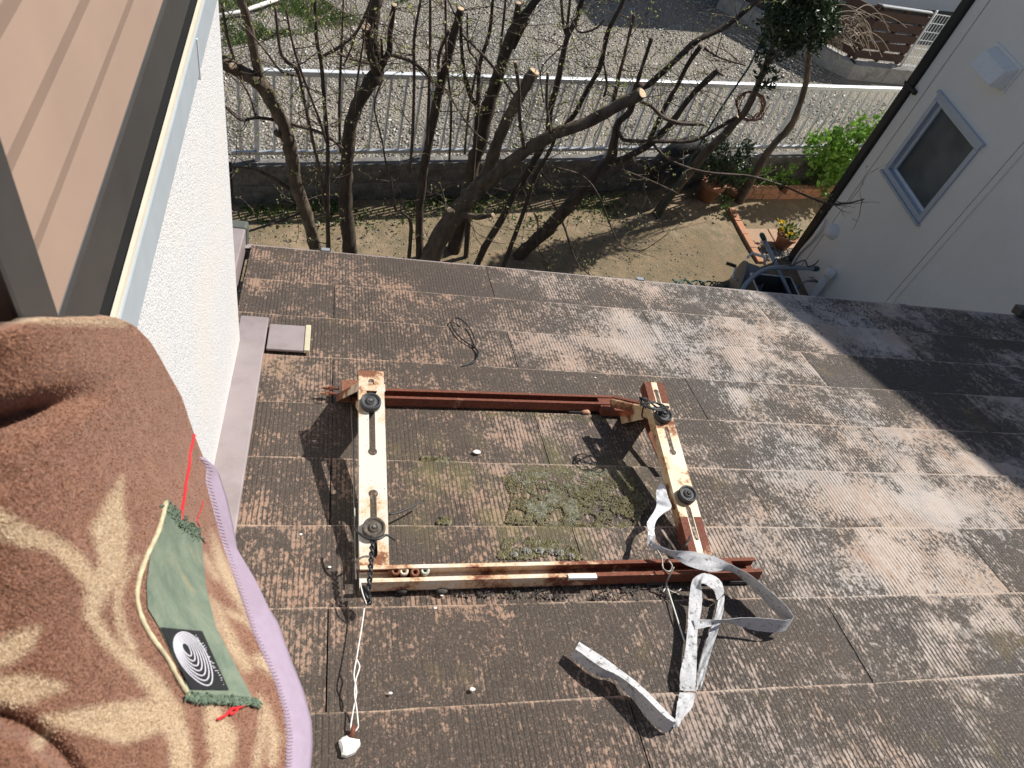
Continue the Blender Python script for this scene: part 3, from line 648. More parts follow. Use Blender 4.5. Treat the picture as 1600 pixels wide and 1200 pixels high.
wl = wire_px('wire_loop', [(738, 541, .004), (722, 530, .008), (710, 516, .010), (705, 505, .010), (709, 498, .010), (718, 498, .012), (730, 508, .012), (739, 522, .010), (744, 536, .008), (742, 541, .006)], .0019, M['blackwire'], 'thin black wire loop with a twisted tail lying on the upper slates')
wire_px('twisted_tail', [(738, 540, .005), (747, 550, .006), (745, 560, .005), (735, 568, .005), (722, 573, .004)], .0016, M['blackwire'], None, twist=(.0018, .013), sub=10, parent=wl)
# tangle of black wire on the right bar
bt = []
for i in range(46):
    a = i * .55; bt.append((1022 + 21 * math.sin(a) - 2 * math.cos(a * 2.1), 634 + 6 * math.cos(a * 1.7) + .35 * (21 * math.sin(a)), .150 + .009 * math.cos(a)))
wt = wire_px('wire_tangle', bt, .0018, M['blackwire'], 'tangle of black wire wound round the far end of the cream bar', sub=3)
wire_px('wire_end', [(1006, 634, .13), (1003, 650, .10), (1011, 656, .09), (1010, 664, .085)], .0017, M['blackwire'], None, parent=wt)
wire_px('steel_hook', [(1026, 858, .055), (1034, 872, .05), (1036, 888, .045), (1046, 893, .04), (1050, 884, .045), (1044, 876, .05)], .0017, M['steelwire'], 'bent grey steel wire hooked over the near rail beside the strap')
wire_px('steel_hook', [(1053, 886, .045), (1046, 900, .035), (1041, 912, .02), (1045, 922, .012), (1056, 926, .008), (1064, 920, .008)], .0017, M['steelwire'], 'curved grey steel wire hanging from the near rail down to the slates')
wire_px('cord', [(1036, 925, .01), (1042, 918, .014), (1048, 935, .012), (1056, 960, .012), (1064, 985, .010), (1070, 1003, .008)], .0013, M['whitewire'], 'thin pale cord running from the near rail to the strap', 'cord')
wire_px('wire_scrap', [(1078, 838, .06), (1073, 850, .07), (1066, 860, .06), (1062, 868, .05)], .002, M['blackwire'], 'short dark wire peg standing beside the cream bar near the strap')
# cloth strap: ribbon cross-sections (left edge, right edge) in photo pixels with heights
def ribbon(name, secs, mat, parent, th=.0006, sub=7):
    sp = spline(secs, sub); b = MB(); n = len(sp); V = []
    for i, s_ in enumerate(sp):
        a = on_roof(s_[0], s_[1], s_[2]); c = on_roof(s_[3], s_[4], s_[5]); m_ = (a + c) / 2
        fr1 = .0012 * mnoise.noise(Vector((i * .9, 3, 0))); fr2 = .0012 * mnoise.noise(Vector((i * .9, 8, 0))); dd = (c - a).normalized() if (c - a).length > 1e-6 else Vector((1, 0, 0))
        V += [a + dd * fr1, a.lerp(c, .3) + NR * .0012 * math.sin(i * .8), a.lerp(c, .7) - NR * .0012 * math.sin(i * .6), c + dd * fr2]
    b.add(V, [[4 * i + k, 4 * i + k + 1, 4 * i + 5 + k, 4 * i + 4 + k] for i in range(n - 1) for k in range(3)])
    o = b.build(name, mat, parent, False); m_ = o.modifiers.new('solid', 'SOLIDIFY'); m_.thickness = th; m_.offset = 0; return o
st = empty('cloth_strap', on_roof(1080, 1000, 0)); tag(st, 'tangled grey-white cloth strap tied to the right bar and trailing over the slates', 'strap')
ribbon('strap_length', [(1012, 838, .05, 1024, 838, .055), (1012, 850, .05, 1022, 846, .06), (1018, 858, .05, 1030, 852, .062), (1042, 866, .05, 1050, 860, .064), (1075, 884, .048, 1085, 862, .066), (1108, 893, .045, 1120, 871, .06), (1140, 893, .04, 1152, 887, .06), (1160, 905, .032, 1172, 898, .066), (1192, 936, .028, 1202, 922, .068), (1212, 958, .026, 1226, 944, .066), (1228, 974, .022, 1241, 964, .054)], M['cloth'], st)
ribbon('strap_length', [(1241, 964, .046, 1228, 985, .020), (1228, 969, .050, 1210, 988, .022), (1195, 966, .050, 1180, 985, .020), (1160, 965, .048, 1150, 977, .026), (1132, 968, .044, 1130, 972, .030), (1108, 968, .036, 1108, 979, .028), (1083, 967, .03, 1086, 984, .026)], M['cloth'], st)
ribbon('strap_length', [(1130, 930, .02, 1120, 938, .02), (1131, 922, .028, 1116, 924, .034), (1126, 908, .038, 1110, 918, .046), (1114, 899, .046, 1102, 913, .05), (1098, 896, .048, 1096, 912, .05), (1083, 905, .044, 1095, 918, .044), (1078, 925, .036, 1097, 928, .036), (1076, 950, .030, 1096, 952, .030), (1074, 985, .026, 1090, 985, .026), (1070, 1020, .024, 1089, 1018, .026), (1063, 1050, .020, 1088, 1050, .022), (1062, 1078, .012, 1086, 1080, .014)], M['cloth'], st)
ribbon('strap_length', [(1132, 930, .02, 1122, 938, .02), (1130, 955, .024, 1118, 960, .02), (1122, 985, .024, 1108, 990, .016), (1112, 1015, .02, 1098, 1020, .012), (1104, 1045, .016, 1091, 1050, .010), (1096, 1075, .012, 1088, 1078, .008)], M['cloth'], st)
ribbon('strap_length', [(1062, 1082, .010, 1086, 1083, .010), (1058, 1100, .010, 1082, 1104, .012), (1056, 1118, .010, 1066, 1124, .012), (1052, 1136, .010, 1060, 1136, .016)], M['cloth'], st)
ribbon('strap_length', [(1056, 1128, .030, 1042, 1146, .004), (1042, 1120, .036, 1028, 1138, .004), (1022, 1102, .036, 1010, 1120, .004), (1002, 1080, .036, 990, 1094, .004), (985, 1064, .034, 975, 1080, .004), (972, 1053, .034, 966, 1066, .004), (958, 1042, .030, 955, 1060, .004), (946, 1036, .030, 935, 1056, .004), (925, 1022, .030, 912, 1042, .004), (904, 1008, .026, 892, 1026, .004)], M['cloth'], st)
ribbon('frayed_fold', [(1056, 1126, .031, 1052, 1128, .036), (1040, 1110, .036, 1036, 1117, .040), (1002, 1072, .036, 998, 1080, .040), (970, 1047, .034, 966, 1056, .036), (944, 1028, .030, 938, 1042, .034), (905, 1003, .028, 899, 1014, .030)], M['cloth'], st)
sk = ribbon('cloth_scrap', [(1033, 755, .05, 1036, 757, .055), (1026, 768, .05, 1040, 762, .06), (1026, 780, .05, 1043, 775, .062), (1026, 790, .045, 1049, 790, .058), (1022, 800, .045, 1044, 797, .055), (1014, 812, .045, 1030, 806, .052), (1011, 819, .045, 1023, 820, .05), (1013, 830, .045, 1022, 830, .05), (1012, 838, .05, 1024, 838, .055)], M['sock'], st, .003)
# little stones, chips
def pebble(x, y, r, mat, label, cat, flat=.6, grp=None, h=None):
    c = on_roof(x, y, r * flat * .8 + .003); b = MB(); n = 10; prof = []
    V = []; 
    for j in range(1, 6):
        th = math.pi * j / 6
        for k in range(n):
            a = 6.283 * k / n; q = Vector((math.sin(th) * math.cos(a), math.sin(th) * math.sin(a), math.cos(th))); s_ = r * (1 + .28 * mnoise.noise(q * 1.5 + Vector((x, y, 0))))
            V.append(c + Vector((q.x * s_ * 1.15, 0, 0)) + SD * q.y * s_ * .85 + NR * q.z * s_ * flat)
    V += [c + NR * r * flat, c - NR * r * flat]; Fc = [[j * n + k, j * n + (k + 1) % n, (j + 1) * n + (k + 1) % n, (j + 1) * n + k] for j in range(4) for k in range(n)]
    Fc += [[50, (k + 1) % n, k] for k in range(n)] + [[51, 40 + k, 40 + (k + 1) % n] for k in range(n)]
    o = b.add(V, Fc).build(name_of[cat], mat, None, True); tag(o, label, cat, grp); return o
name_of = {'stone': 'pebble', 'chip': 'paint_chip'}
pebble(629, 921, .0095, M['stone_dark'], 'round dark stone against the near rail below the ring spacers', 'stone')
pebble(690, 923, .0085, M['stone_dark'], 'oval dark stone lying just outside the near rail', 'stone')
pebble(664, 919, .0045, M['stone_dark'], 'tiny dark stone between two larger stones at the near rail', 'stone')
pebble(820, 913, .0045, M['stone_dark'], 'tiny dark stone alone near the middle of the near rail', 'stone')
pebble(915, 643, .0105, M['stone_orange'], 'orange stone beside the far rail end', 'stone')
pebble(745, 706, .0075, M['chip'], 'white chip lying on the slate between the two bars', 'chip', .25)
pebble(738, 1077, .004, M['chip'], 'small white chip alone on the dark lower slates', 'chip', .4)
for k, (x, y) in enumerate(((515, 886), (610, 1083), (690, 930), (1000, 660), (680, 950), (470, 835), (1240, 700), (930, 590))):
    pebble(x, y, .0026, M['chip'], 'tiny pale paint flake scattered on the roof slates', 'chip', .4, 'paint flakes on the slates')
# moss and lichen cushions on the slates
def moss_patch(name, mat, poly_px, n, rmin, rmax, label, thr=-.1):
    xs = [p[0] for p in poly_px]; ys = [p[1] for p in poly_px]; q = [Vector((x, y, 0)) for x, y in poly_px]; P = []; Z = []
    tries = 0
    while len(P) < n and tries < n * 30:
        tries += 1; x, y = RNG.uniform(min(xs), max(xs)), RNG.uniform(min(ys), max(ys))
        if inside((x, y), q) and mnoise.noise(Vector((x * .035, y * .05, 2))) + .5 * mnoise.noise(Vector((x * .1, y * .14, 5))) > RNG.uniform(thr - .1, thr + .2):
            r_ = RNG.uniform(rmin, rmax); P.append(tuple(on_roof(x, y, .003 + r_ * .2))); Z.append(r_)
    b = MB()
    for p, r_ in zip(P, Z):
        p = Vector(p); k = 6; V = [p + NR * r_ * RNG.uniform(.35, .9)]
        for i in range(k):
            a = 6.283 * i / k + RNG.uniform(-.4, .4); rr_ = r_ * RNG.uniform(.7, 1.3); V.append(p + Vector((math.cos(a) * rr_, 0, 0)) + SD * math.sin(a) * rr_ - NR * r_ * .3)
        b.add(V, [[0, 1 + i, 1 + (i + 1) % k] for i in range(k)])
    o = b.build(name, mat, None, False); return tag(o, label, 'moss', None, 'stuff')
moss_patch('moss', M['moss'], [(783, 745), (830, 730), (940, 726), (990, 745), (1012, 790), (990, 826), (850, 824), (790, 815), (800, 780)], 7500, .0009, .0024, 'olive moss crust spread over a slate between the bars', -.28)
moss_patch('lichen', M['lichen'], [(800, 740), (960, 733), (900, 770), (905, 818), (830, 820), (820, 780)], 2200, .0009, .0022, 'pale grey-green lichen crust inside the moss patch', .0)
moss_patch('moss', M['moss'], [(778, 862), (790, 842), (830, 838), (890, 850), (912, 872), (780, 872)], 900, .0018, .0048, 'dark green moss tuft along the inner side of the near rail', -.15)
moss_patch('moss', M['moss'], [(645, 722), (660, 712), (700, 712), (712, 722)], 150, .0012, .0032, 'small moss line at a slate edge by the white bar', -.3)
moss_patch('moss', M['moss'], [(682, 818), (688, 805), (705, 808), (706, 818)], 90, .0012, .0035, 'tiny green moss tuft alone on the slate beside the white bar', -.5)
moss_patch('debris', M['moss'], [(740, 640), (900, 648), (960, 652), (950, 660), (760, 650)], 500, .0010, .0028, 'dark crumbs of moss along the inner side of the far rail', -.4)
moss_patch('debris', M['stone_dark'], [(690, 912), (1070, 905), (1075, 945), (900, 935), (700, 930)], 420, .0010, .0030, 'dark grit gathered below the near rail', .05)
for (x, y, r_) in ((803, 866, .006), (822, 861, .0085), (842, 860, .009), (859, 861, .007), (875, 863, .008), (891, 868, .0065)):
    b = MB(); c = on_roof(x, y, .006)
    for _ in range(40):
        a = RNG.uniform(0, 6.283); q = math.sqrt(RNG.random()) * r_ * RNG.uniform(.8, 1.25); p = c + Vector((math.cos(a) * q * 1.15, 0, 0)) + SD * math.sin(a) * q * .85 + NR * (.0055 * (1 - (q / r_) ** 2)); rr_ = RNG.uniform(.0012, .0026)
        V = [p + NR * rr_]; k = 6
        for i in range(k): g = 6.283 * i / k + RNG.uniform(-.4, .4); V.append(p + Vector((math.cos(g) * rr_, 0, 0)) + SD * math.sin(g) * rr_ - NR * rr_)
        b.add(V, [[0, 1 + i, 1 + (i + 1) % k] for i in range(k)])
    o = b.build('lichen_cushion', M['lichenpale']); tag(o, 'crusty pale lichen cushion in the moss against the near rail', 'lichen', 'lichen cushions by the rail', 'stuff')

# ------------------------------------------------------------------ fleece blanket hung over the balcony rail
ctrl = [((-300, 500), -.185), ((-300, 800), -.19), ((-300, 1250), -.19), ((0, 500), -.125), ((200, 510), -.130), ((300, 650), -.112), ((345, 740), -.102), ((372, 860), -.075), ((0, 800), -.132), ((0, 1200), -.125), ((250, 800), -.100), ((300, 1000), -.070), ((200, 1200), -.085), ((350, 1090), -.048), ((-150, 800), -.165), ((-150, 1200), -.16), ((120, 900), -.112)]
cp = []; cv = []
for (x, y), X in ctrl:
    cp.append((x, y)); cv.append(1 / depth(on_x(x, y, X)))
for (x, y), z in (((487, 1150), -.62), ((420, 950), -.655), ((455, 1030), -.64), ((480, 1260), -.60)):
    cp.append((x, y)); cv.append(1 / depth(on_z(x, y, CZ + z)))
cp = np.array(cp, float) / 400; cv = np.array(cv); K = np.linalg.norm(cp[:, None] - cp[None], axis=2)
A = np.zeros((len(cp) + 3,) * 2); A[:len(cp), :len(cp)] = K + np.eye(len(cp)) * -.02; A[:len(cp), -3] = 1; A[:len(cp), -2:] = cp; A[-3, :len(cp)] = 1; A[-2:, :len(cp)] = cp.T
wts = np.linalg.solve(A, np.concatenate([cv, [0, 0, 0]]))
def seg_d(x, y, pl):
    best = 1e9; tb = 0
    for i in range(len(pl) - 1):
        ax, ay = pl[i][:2]; bx, by = pl[i + 1][:2]; dx, dy = bx - ax, by - ay; q = max(0, min(1, ((x - ax) * dx + (y - ay) * dy) / (dx * dx + dy * dy + 1e-9)))
        d = math.hypot(x - ax - q * dx, y - ay - q * dy); 
        if len(pl[i]) > 2: d = d - (pl[i][2] + q * (pl[i + 1][2] - pl[i][2])) / 2
        if d < best: best = d
    return best
def bl_depth(x, y):
    p = np.array([x, y]) / 400; k = np.linalg.norm(cp - p, axis=1); iv = k @ wts[:-3] + wts[-3] + p @ wts[-2:]
    d = 1 / max(iv, .8)
    s_ = (x * .28 + (y - 655))                                            # deep fold running up from the left edge
    d += .050 * math.exp(-(s_ / 26) ** 2) * max(0, min(1, (190 - x) / 150)) * (1 if s_ > 0 else math.exp(-(s_ / 30) ** 2 * .3))
    s2 = math.hypot((x + 60) / 1.1, y - 1290) - 165                       # rounded lobe at the lower left
    d += -.022 / (1 + math.exp(s2 / 5.0)) + .010 * math.exp(-((s2 - 14) / 16) ** 2)
    d += .0022 * mnoise.noise(Vector((x * .012, y * .012, 0))) + .0007 * mnoise.noise(Vector((x * .05, y * .05, 3)))
    return d
def bl_pt(x, y, lift=0.0):
    r = ray(x, y); return C0 + r * (bl_depth(x, y) - lift)
strokes = [[(190, 745, 3), (180, 775, 20), (170, 830, 58), (175, 880, 40), (148, 925, 36), (140, 960, 22), (165, 1000, 20), (200, 1030, 24), (235, 1065, 30), (265, 1110, 36), (280, 1160, 34), (285, 1230, 34)],
 [(-60, 800, 60), (0, 820, 44), (40, 838, 34), (85, 850, 24), (115, 875, 30), (140, 905, 28)], [(214, 868, 4), (190, 905, 12), (180, 940, 13), (190, 985, 14), (205, 1012, 16)],
 [(-40, 1030, 50), (0, 1018, 44), (35, 1000, 36), (60, 980, 6)], [(-40, 1080, 54), (0, 1080, 50), (50, 1075, 42), (95, 1072, 12)], [(60, 1122, 8), (120, 1125, 36), (190, 1128, 66), (250, 1118, 50)], [(75, 1140, 14), (55, 1160, 16), (58, 1172, 4)],
 [(330, 1108, 24), (345, 1150, 48), (350, 1180, 36), (330, 1215, 30)], [(405, 1088, 5), (412, 1130, 13), (405, 1170, 13), (395, 1220, 11)], [(415, 1100, 5), (427, 1150, 17), (425, 1190, 14)], [(451, 1118, 4), (453, 1160, 12)],
 [(330, 830, 1), (345, 880, 19), (360, 910, 20), (375, 940, 12), (393, 978, 5)], [(320, 870, 5), (338, 902, 9)], [(340, 945, 5), (350, 975, 12), (365, 1010, 17), (386, 1042, 15)], [(355, 955, 8), (385, 970, 11), (397, 984, 5)], [(405, 1030, 18), (425, 1050, 12), (434, 1060, 5)], [(328, 935, 5), (345, 985, 9)],
 [(150, 760, 1), (40, 498, 9), (190, 503, 9)][1:]]
def lerp_tab(tab, y):
    if y <= tab[0][0]: return tab[0][1]
    for (a, b_), (c, d) in zip(tab[:-1], tab[1:]):
        if y <= c: return b_ + (d - b_) * (y - a) / (c - a)
    return tab[-1][1]
outer = [(496, 180), (502, 198), (510, 212), (535, 236), (575, 259), (620, 284), (680, 304), (715, 318), (732, 330), (750, 327), (837, 350), (912, 375), (982, 399), (1062, 435), (1112, 450), (1150, 455), (1200, 453), (1265, 447)]
trim_o = [(712, 316), (732, 340), (780, 355), (820, 364), (860, 372), (907, 400), (950, 420), (972, 435), (1030, 455), (1080, 475), (1125, 487), (1162, 489), (1200, 486), (1265, 478)]
def grid_mesh(name, mat, rows, parent, attr=False, smooth=True):
    nr_, nc = len(rows), len(rows[0]); V = [p for r_ in rows for p in r_]
    pts = [bl_pt(*p) for p in V]
    b = MB().add(pts, [[j * nc + i, (j + 1) * nc + i, (j + 1) * nc + i + 1, j * nc + i + 1] for j in range(nr_ - 1) for i in range(nc - 1)])
    o = b.build(name, mat, parent, smooth)
    if attr:
        at = o.data.attributes.new('cream', 'FLOAT', 'POINT'); val = []
        for p in V:
            d = min(seg_d(p[0], p[1], s_) for s_ in strokes); val.append(max(0, min(1, .5 - d / 24)))
        at.data.foreach_set('value', val)
    return o
bk = empty('fleece_blanket', Vector((-.12, .3, CZ - .75))); tag(bk, 'brown and cream fleece blanket with lilac edge and green patch over the balcony rail', 'blanket')
rows = []
for j in range(150):
    t_ = j / 149; y = 496 + t_ * (1265 - 496); xr = lerp_tab(outer, y); row = []
    for i in range(120):
        s_ = i / 119; x = -300 + s_ * (xr + 300); yy = y + max(0, 70 - x) * .30 * max(0, 1 - t_ * 5) ** 2; row.append((x, yy))
    rows.append(row)
rows_b = rows; bo = grid_mesh('blanket_cloth', M['fleece'], rows, bk, True); m_ = bo.modifiers.new('solid', 'SOLIDIFY'); m_.thickness = .010; m_.offset = -1
rows = []
for j in range(70):
    y = 714 + j / 69 * (1265 - 714); xi = lerp_tab(outer, y) - 6; xo = lerp_tab(trim_o, y)
    rows.append([(xi + (max(xo, xi + 1) - xi) * i / 8, y, .0012 + .0022 * math.sin(math.pi * i / 8) + .0005 * mnoise.noise(Vector((j * .3, i, 0)))) for i in range(9)])
to = grid_mesh('lilac_trim', M['lilac'], rows, bk); m_ = to.modifiers.new('solid', 'SOLIDIFY'); m_.thickness = .007; m_.offset = -1
# the part of the blanket lying over the rail and down inside
b = MB(); V = []
for j in range(30):
    y = 498 + j / 29 * (1262 - 498); p = bl_pt(-300, y); q = Vector((-.205, p.y, CZ - .125)); 
    V += [p, p.lerp(q, .5) + Vector((.0, 0, .036)), q + Vector((0, 0, .036)), q + Vector((-.036, 0, .0)), q + Vector((-.040, 0, -.12)), q + Vector((-.042, 0, -.35))]
b.add(V, [[j * 6 + i, j * 6 + 6 + i, j * 6 + 7 + i, j * 6 + 1 + i] for j in range(29) for i in range(5)]); b.build('blanket_fold_over', M['fleece'], bk, True)
left = [(782, 260), (812, 254), (860, 236), (912, 229), (950, 231), (980, 249), (1020, 268), (1060, 288), (1092, 297)]
rgt = [(782, 262), (800, 285), (835, 314), (912, 322), (975, 337), (1000, 350), (1062, 382), (1085, 394), (1097, 402)]
# raised pile: short fibres standing off the fleece
def pile(rows, n):
    V = []; Fc = []; T = []; Cc = []; k = 0; nr_, nc = len(rows), len(rows[0])
    P3 = [[bl_pt(*p) for p in r_] for r_ in rows]; at = [a_.value for a_ in bo.data.attributes['cream'].data]
    while k < n:
        j = int(RNG.integers(0, nr_ - 1)); i = int(RNG.integers(28, nc - 1)); a, b_ = RNG.random(2); x, y = rows[j][i]
        if x < -25 or y > 1225 or (784 < y < 1096 and lerp_tab(left, y) - 3 < x < lerp_tab(rgt, y) + 3): continue
        p = P3[j][i].lerp(P3[j][i + 1], a).lerp(P3[j + 1][i].lerp(P3[j + 1][i + 1], a), b_); e1 = (P3[j][i + 1] - P3[j][i]).normalized(); e2 = (P3[j + 1][i] - P3[j][i]).normalized(); nn = e2.cross(e1).normalized()
        if nn.dot(C0 - p) < 0: nn = -nn
        d = (nn * RNG.uniform(.15, .6) + e1 * RNG.normal(0, .55) + e2 * RNG.normal(.25, .5)).normalized(); L = RNG.uniform(.0010, .0026); sd3 = d.cross(nn + Vector((.01, .02, 0))).normalized() * .00016; q = len(V)
        V += [p - sd3 - nn * .0004, p + sd3 - nn * .0004, p + d * L * .6 + sd3 * .7, p + d * L - nn * L * .25]; Fc += [(q, q + 1, q + 2), (q, q + 2, q + 3)]; T += [RNG.random()] * 4; Cc += [at[j * nc + i]] * 4; k += 1
    org = wloc(bk); me = bpy.data.meshes.new('pile'); me.from_pydata([tuple(v_ - org) for v_ in V], [], Fc); me.materials.append(M['pile'])
    me.attributes.new('tone', 'FLOAT', 'POINT').data.foreach_set('value', T); me.attributes.new('cream', 'FLOAT', 'POINT').data.foreach_set('value', Cc)
    o = bpy.data.objects.new('pile', me); COL.objects.link(o); o.parent = bk; tag(o, kind='stuff')
pile(rows_b, 90000)
# stitching along the trim
b = MB()
for k in range(95):
    y = 718 + k * 5.4; x = lerp_tab(outer, y) - 1; b.tube([bl_pt(x - 4, y, .0036), bl_pt(x, y + 1.5, .0050), bl_pt(x + 4, y + 3, .0042)], .00028, 4)
tag(b.build('trim_stitches', M['stitch'], bk, True), kind='stuff')
# sewn patch
rows = []
for j in range(40):
    y = 782 + j / 39 * (1094 - 782); a, c = lerp_tab(left, y), lerp_tab(rgt, y); rows.append([(a + (c - a) * i / 12, y + (i / 12) * 4, .0020 + .0007 * mnoise.noise(Vector((i * .5, j * .3, 2)))) for i in range(13)])
po = grid_mesh('sewn_patch', M['patch'], rows, bk)
def bl_tube(name, pts, wpx, mat, parent, lift=.004, sub=5, n=6):
    sp = spline(pts, sub); q = [bl_pt(p[0], p[1], lift) for p in sp]; return MB().tube(q, [max(.0004, wpx * .5 * px_m(p)) * (1 + .25 * mnoise.noise(p * 300)) for p in q], n).build(name, mat, parent, True)
bl_tube('cream_binding', [(259, 785), (247, 830), (228, 872), (217, 905), (214, 935), (222, 968), (240, 1000), (262, 1030), (278, 1060), (294, 1086)], 8.5, M['rope'], po, .002, 8)
b = MB()
for k in range(330):                           # frayed lower and upper hems
    if k < 210: x = RNG.uniform(294, 402); y = 1084 + (x - 294) * .08 + RNG.uniform(-2, 6)
    else: q = RNG.random(); x = 258 + 56 * q; y = 783 + 52 * q + RNG.uniform(-5, 9)
    a = bl_pt(x, y, .003); c = bl_pt(x + RNG.uniform(-7, 7), y + RNG.uniform(-3, 9), .0045); d = bl_pt(x + RNG.uniform(-9, 9), y + RNG.uniform(0, 12), .003); b.tube([a, c, d], [.0006, .0008, .0004], 4)
tag(b.build('frayed_hem', M['fray'], po, True), kind='stuff')
q = [(251, 980), (316, 986), (358, 1078), (298, 1077)]
rows = [[((q[0][0] + (q[1][0] - q[0][0]) * i / 8) * (1 - j / 12) + (q[3][0] + (q[2][0] - q[3][0]) * i / 8) * j / 12, (q[0][1] + (q[1][1] - q[0][1]) * i / 8) * (1 - j / 12) + (q[3][1] + (q[2][1] - q[3][1]) * i / 8) * j / 12, .0034) for i in range(9)] for j in range(13)]
lb = grid_mesh('black_label', M['labelblack'], rows, po)
b = MB()
for k in range(7):                             # nested loops of the stitched emblem
    f_ = 1 - k * .125; cx_, cy_ = 303 - (1 - f_) * 15, 1030 - (1 - f_) * 20; pts = []
    for i in range(33):
        a = 6.283 * i / 32; u_, v_ = 47 * f_ * math.cos(a), 21 * f_ * math.sin(a) * (1 - .18 * math.cos(a)); pts.append((cx_ + u_ * .52 - v_ * .855, cy_ + u_ * .855 + v_ * .52))
    b.tube([bl_pt(x, y, .0040) for x, y in pts], .00052, 5)
for k in range(22):
    f_ = k / 21; x = 306 + f_ * 44; y = 992 + f_ * 78; b.tube([bl_pt(x + RNG.uniform(-3, 1), y, .004), bl_pt(x + RNG.uniform(-1, 4), y + RNG.uniform(-3, 3), .004)], .0003, 4)
b.build('emblem', M['labelwhite'], po, True)
bl_tube('red_thread', [(303, 679), (301, 692), (297, 708), (296, 725), (291, 752), (288, 775), (284, 800), (283, 812)], 5.2, M['redthread'], bk, .003)
bl_tube('red_thread', [(340, 1124), (352, 1118), (362, 1108), (372, 1106), (383, 1102)], 4.5, M['redthread'], bk, .003)
bl_tube('red_thread', [(362, 1108), (360, 1116), (368, 1112), (374, 1104)], 3.5, M['redthread'], bk, .0035)
bl_tube('red_thread', [(318, 782), (313, 800), (308, 812), (312, 822)], 1.5, M['redthread'], bk, .003)

# ------------------------------------------------------------------ block wall and aluminium fence
def sz(x, y, D=FW):
    p = on_f(x, y, D); return p.dot(FD), p.z
S0 = sz(362, 250)[0]; S1 = 8.2
ZT = sz(620, 250)[1]
bw = empty('block_wall', FP(S0, FW, 0)); tag(bw, 'low dark concrete block wall under the aluminium fence', 'wall')
blk = None; hB = ZT / 2; s = S0; 
b = MB(); o_ = FP(0, FW - .05, 0); b.obox(o_ + Vector((0, 0, .003)), FD * .385, FN * .1, Vector((0, 0, hB - .006)))
for r_ in range(2):
    s = S0 - (.195 if r_ else 0)
    while s < S1:
        s0 = max(s, S0); wd = s + .385 - s0
        if wd > .05:
            if wd > .38 and blk is not None: q = dup(blk, bw); q.location = FP(s0, FW, r_ * hB) - bw.location
            else:
                bb = MB(); bb.obox(FP(s0, FW - .05, r_ * hB + .003), FD * wd, FN * .1, Vector((0, 0, hB - .006))); q = bevel(bb.build('block', M['block'], bw), .004)
                if wd > .38:
                    me = q.data; off = FP(s0, FW, r_ * hB) - bw.location
                    for v_ in me.vertices: v_.co -= off
                    q.location = off; blk = q
        s += .39
MB().obox(FP(S0 + .01, FW - .042, .0), FD * (S1 - S0), FN * .084, Vector((0, 0, ZT - .004))).build('mortar', M['concrete'], bw)
fe = empty('aluminium_fence', FP(S0, FW, ZT)); tag(fe, 'pale aluminium bar fence standing on the block wall beyond the bare trees', 'fence')
zt_, zb_ = sz(620, 118)[1], sz(620, 236)[1]
bevel(MB().obox(FP(S0 + .25, FW - .022, zt_ - .022), FD * (S1 - S0), FN * .044, Vector((0, 0, .044))).build('top_rail', M['alu_white'], fe), .006)
MB().obox(FP(S0, FW - .014, zb_ - .014), FD * (S1 - S0), FN * .028, Vector((0, 0, .028))).build('bottom_rail', M['alu'], fe)
for x in (400, 681, 992, 1267):
    s = sz(x, 130)[0]; bevel(MB().obox(FP(s - .022, FW + .0145, ZT - .02), FD * .044, FN * .03, Vector((0, 0, zt_ - ZT + .02))).build('post', M['alu_white'], fe), .004)
s = sz(374, 185)[0]; bb = MB().obox(FP(s - .008, FW - .008, zb_), FD * .018, FN * .018, Vector((0, 0, zt_ - zb_ - .02))).build('bar', M['alu_white'], fe); k = 0
while s < S1 - .2:
    s += .126; k += 1; q = dup(bb, fe); q.location = FD * .126 * k

# ------------------------------------------------------------------ neighbour's house
XN = 4.55; YN = 5.20
nh = empty('neighbour_house', (XN, 4.0, 0)); tag(nh, 'shaded pale rendered house side with a square window, vent hood and black corner pipe', 'house')
w0 = on_x(1383, 264, XN); w1 = on_x(1536, 229, XN); wy0, wy1, wz0, wz1 = w1.y, w0.y, w0.z - .01, w1.z
b = MB()
for lo, hi in (((XN, -3, 0), (XN + .16, wy0, 6.1)), ((XN, wy1, 0), (XN + .16, YN, 6.1)), ((XN, wy0, 0), (XN + .16, wy1, wz0)), ((XN, wy0, wz1), (XN + .16, wy1, 6.1)), ((XN + .16, -3, 0), (XN + 5, YN, 6.1))): b.box(lo, hi)
b.build('wall', M['nwall'], nh)
wn = MB()
fw = .045
for lo, hi in (((wy0, wz0), (wy1, wz0 + fw)), ((wy0, wz1 - fw), (wy1, wz1)), ((wy0, wz0 + fw), (wy0 + fw, wz1 - fw)), ((wy1 - fw, wz0 + fw), (wy1, wz1 - fw))): wn.box((XN - .018, lo[0], lo[1]), (XN + .09, hi[0], hi[1]))
wf = bevel(wn.build('window', M['alu_blue'], nh), .004)
b = MB(); i_ = .062
for lo, hi in (((wy0 + fw, wz0 + fw), (wy1 - fw, wz0 + fw + .026)), ((wy0 + fw, wz1 - fw - .026), (wy1 - fw, wz1 - fw)), ((wy0 + fw, wz0 + fw + .026), (wy0 + fw + .026, wz1 - fw - .026)), ((wy1 - fw - .026, wz0 + fw + .026), (wy1 - fw, wz1 - fw - .026))): b.box((XN + .03, lo[0], lo[1]), (XN + .06, hi[0], hi[1]))
b.build('sash', M['alu_white'], wf)
MB().box((XN + .045, wy0 + fw, wz0 + fw), (XN + .052, wy1 - fw, wz1 - fw)).build('pane', M['glass'], wf)
MB().box((XN - .032, wy0 - .012, wz0 - .022), (XN + .02, wy1 + .012, wz0 - .001)).build('sill', M['alu_blue'], wf)
MB().box((XN - .030, wy0 - .012, wz1 + .001), (XN + .02, wy1 + .012, wz1 + .024)).build('head', M['alu_blue'], wf)
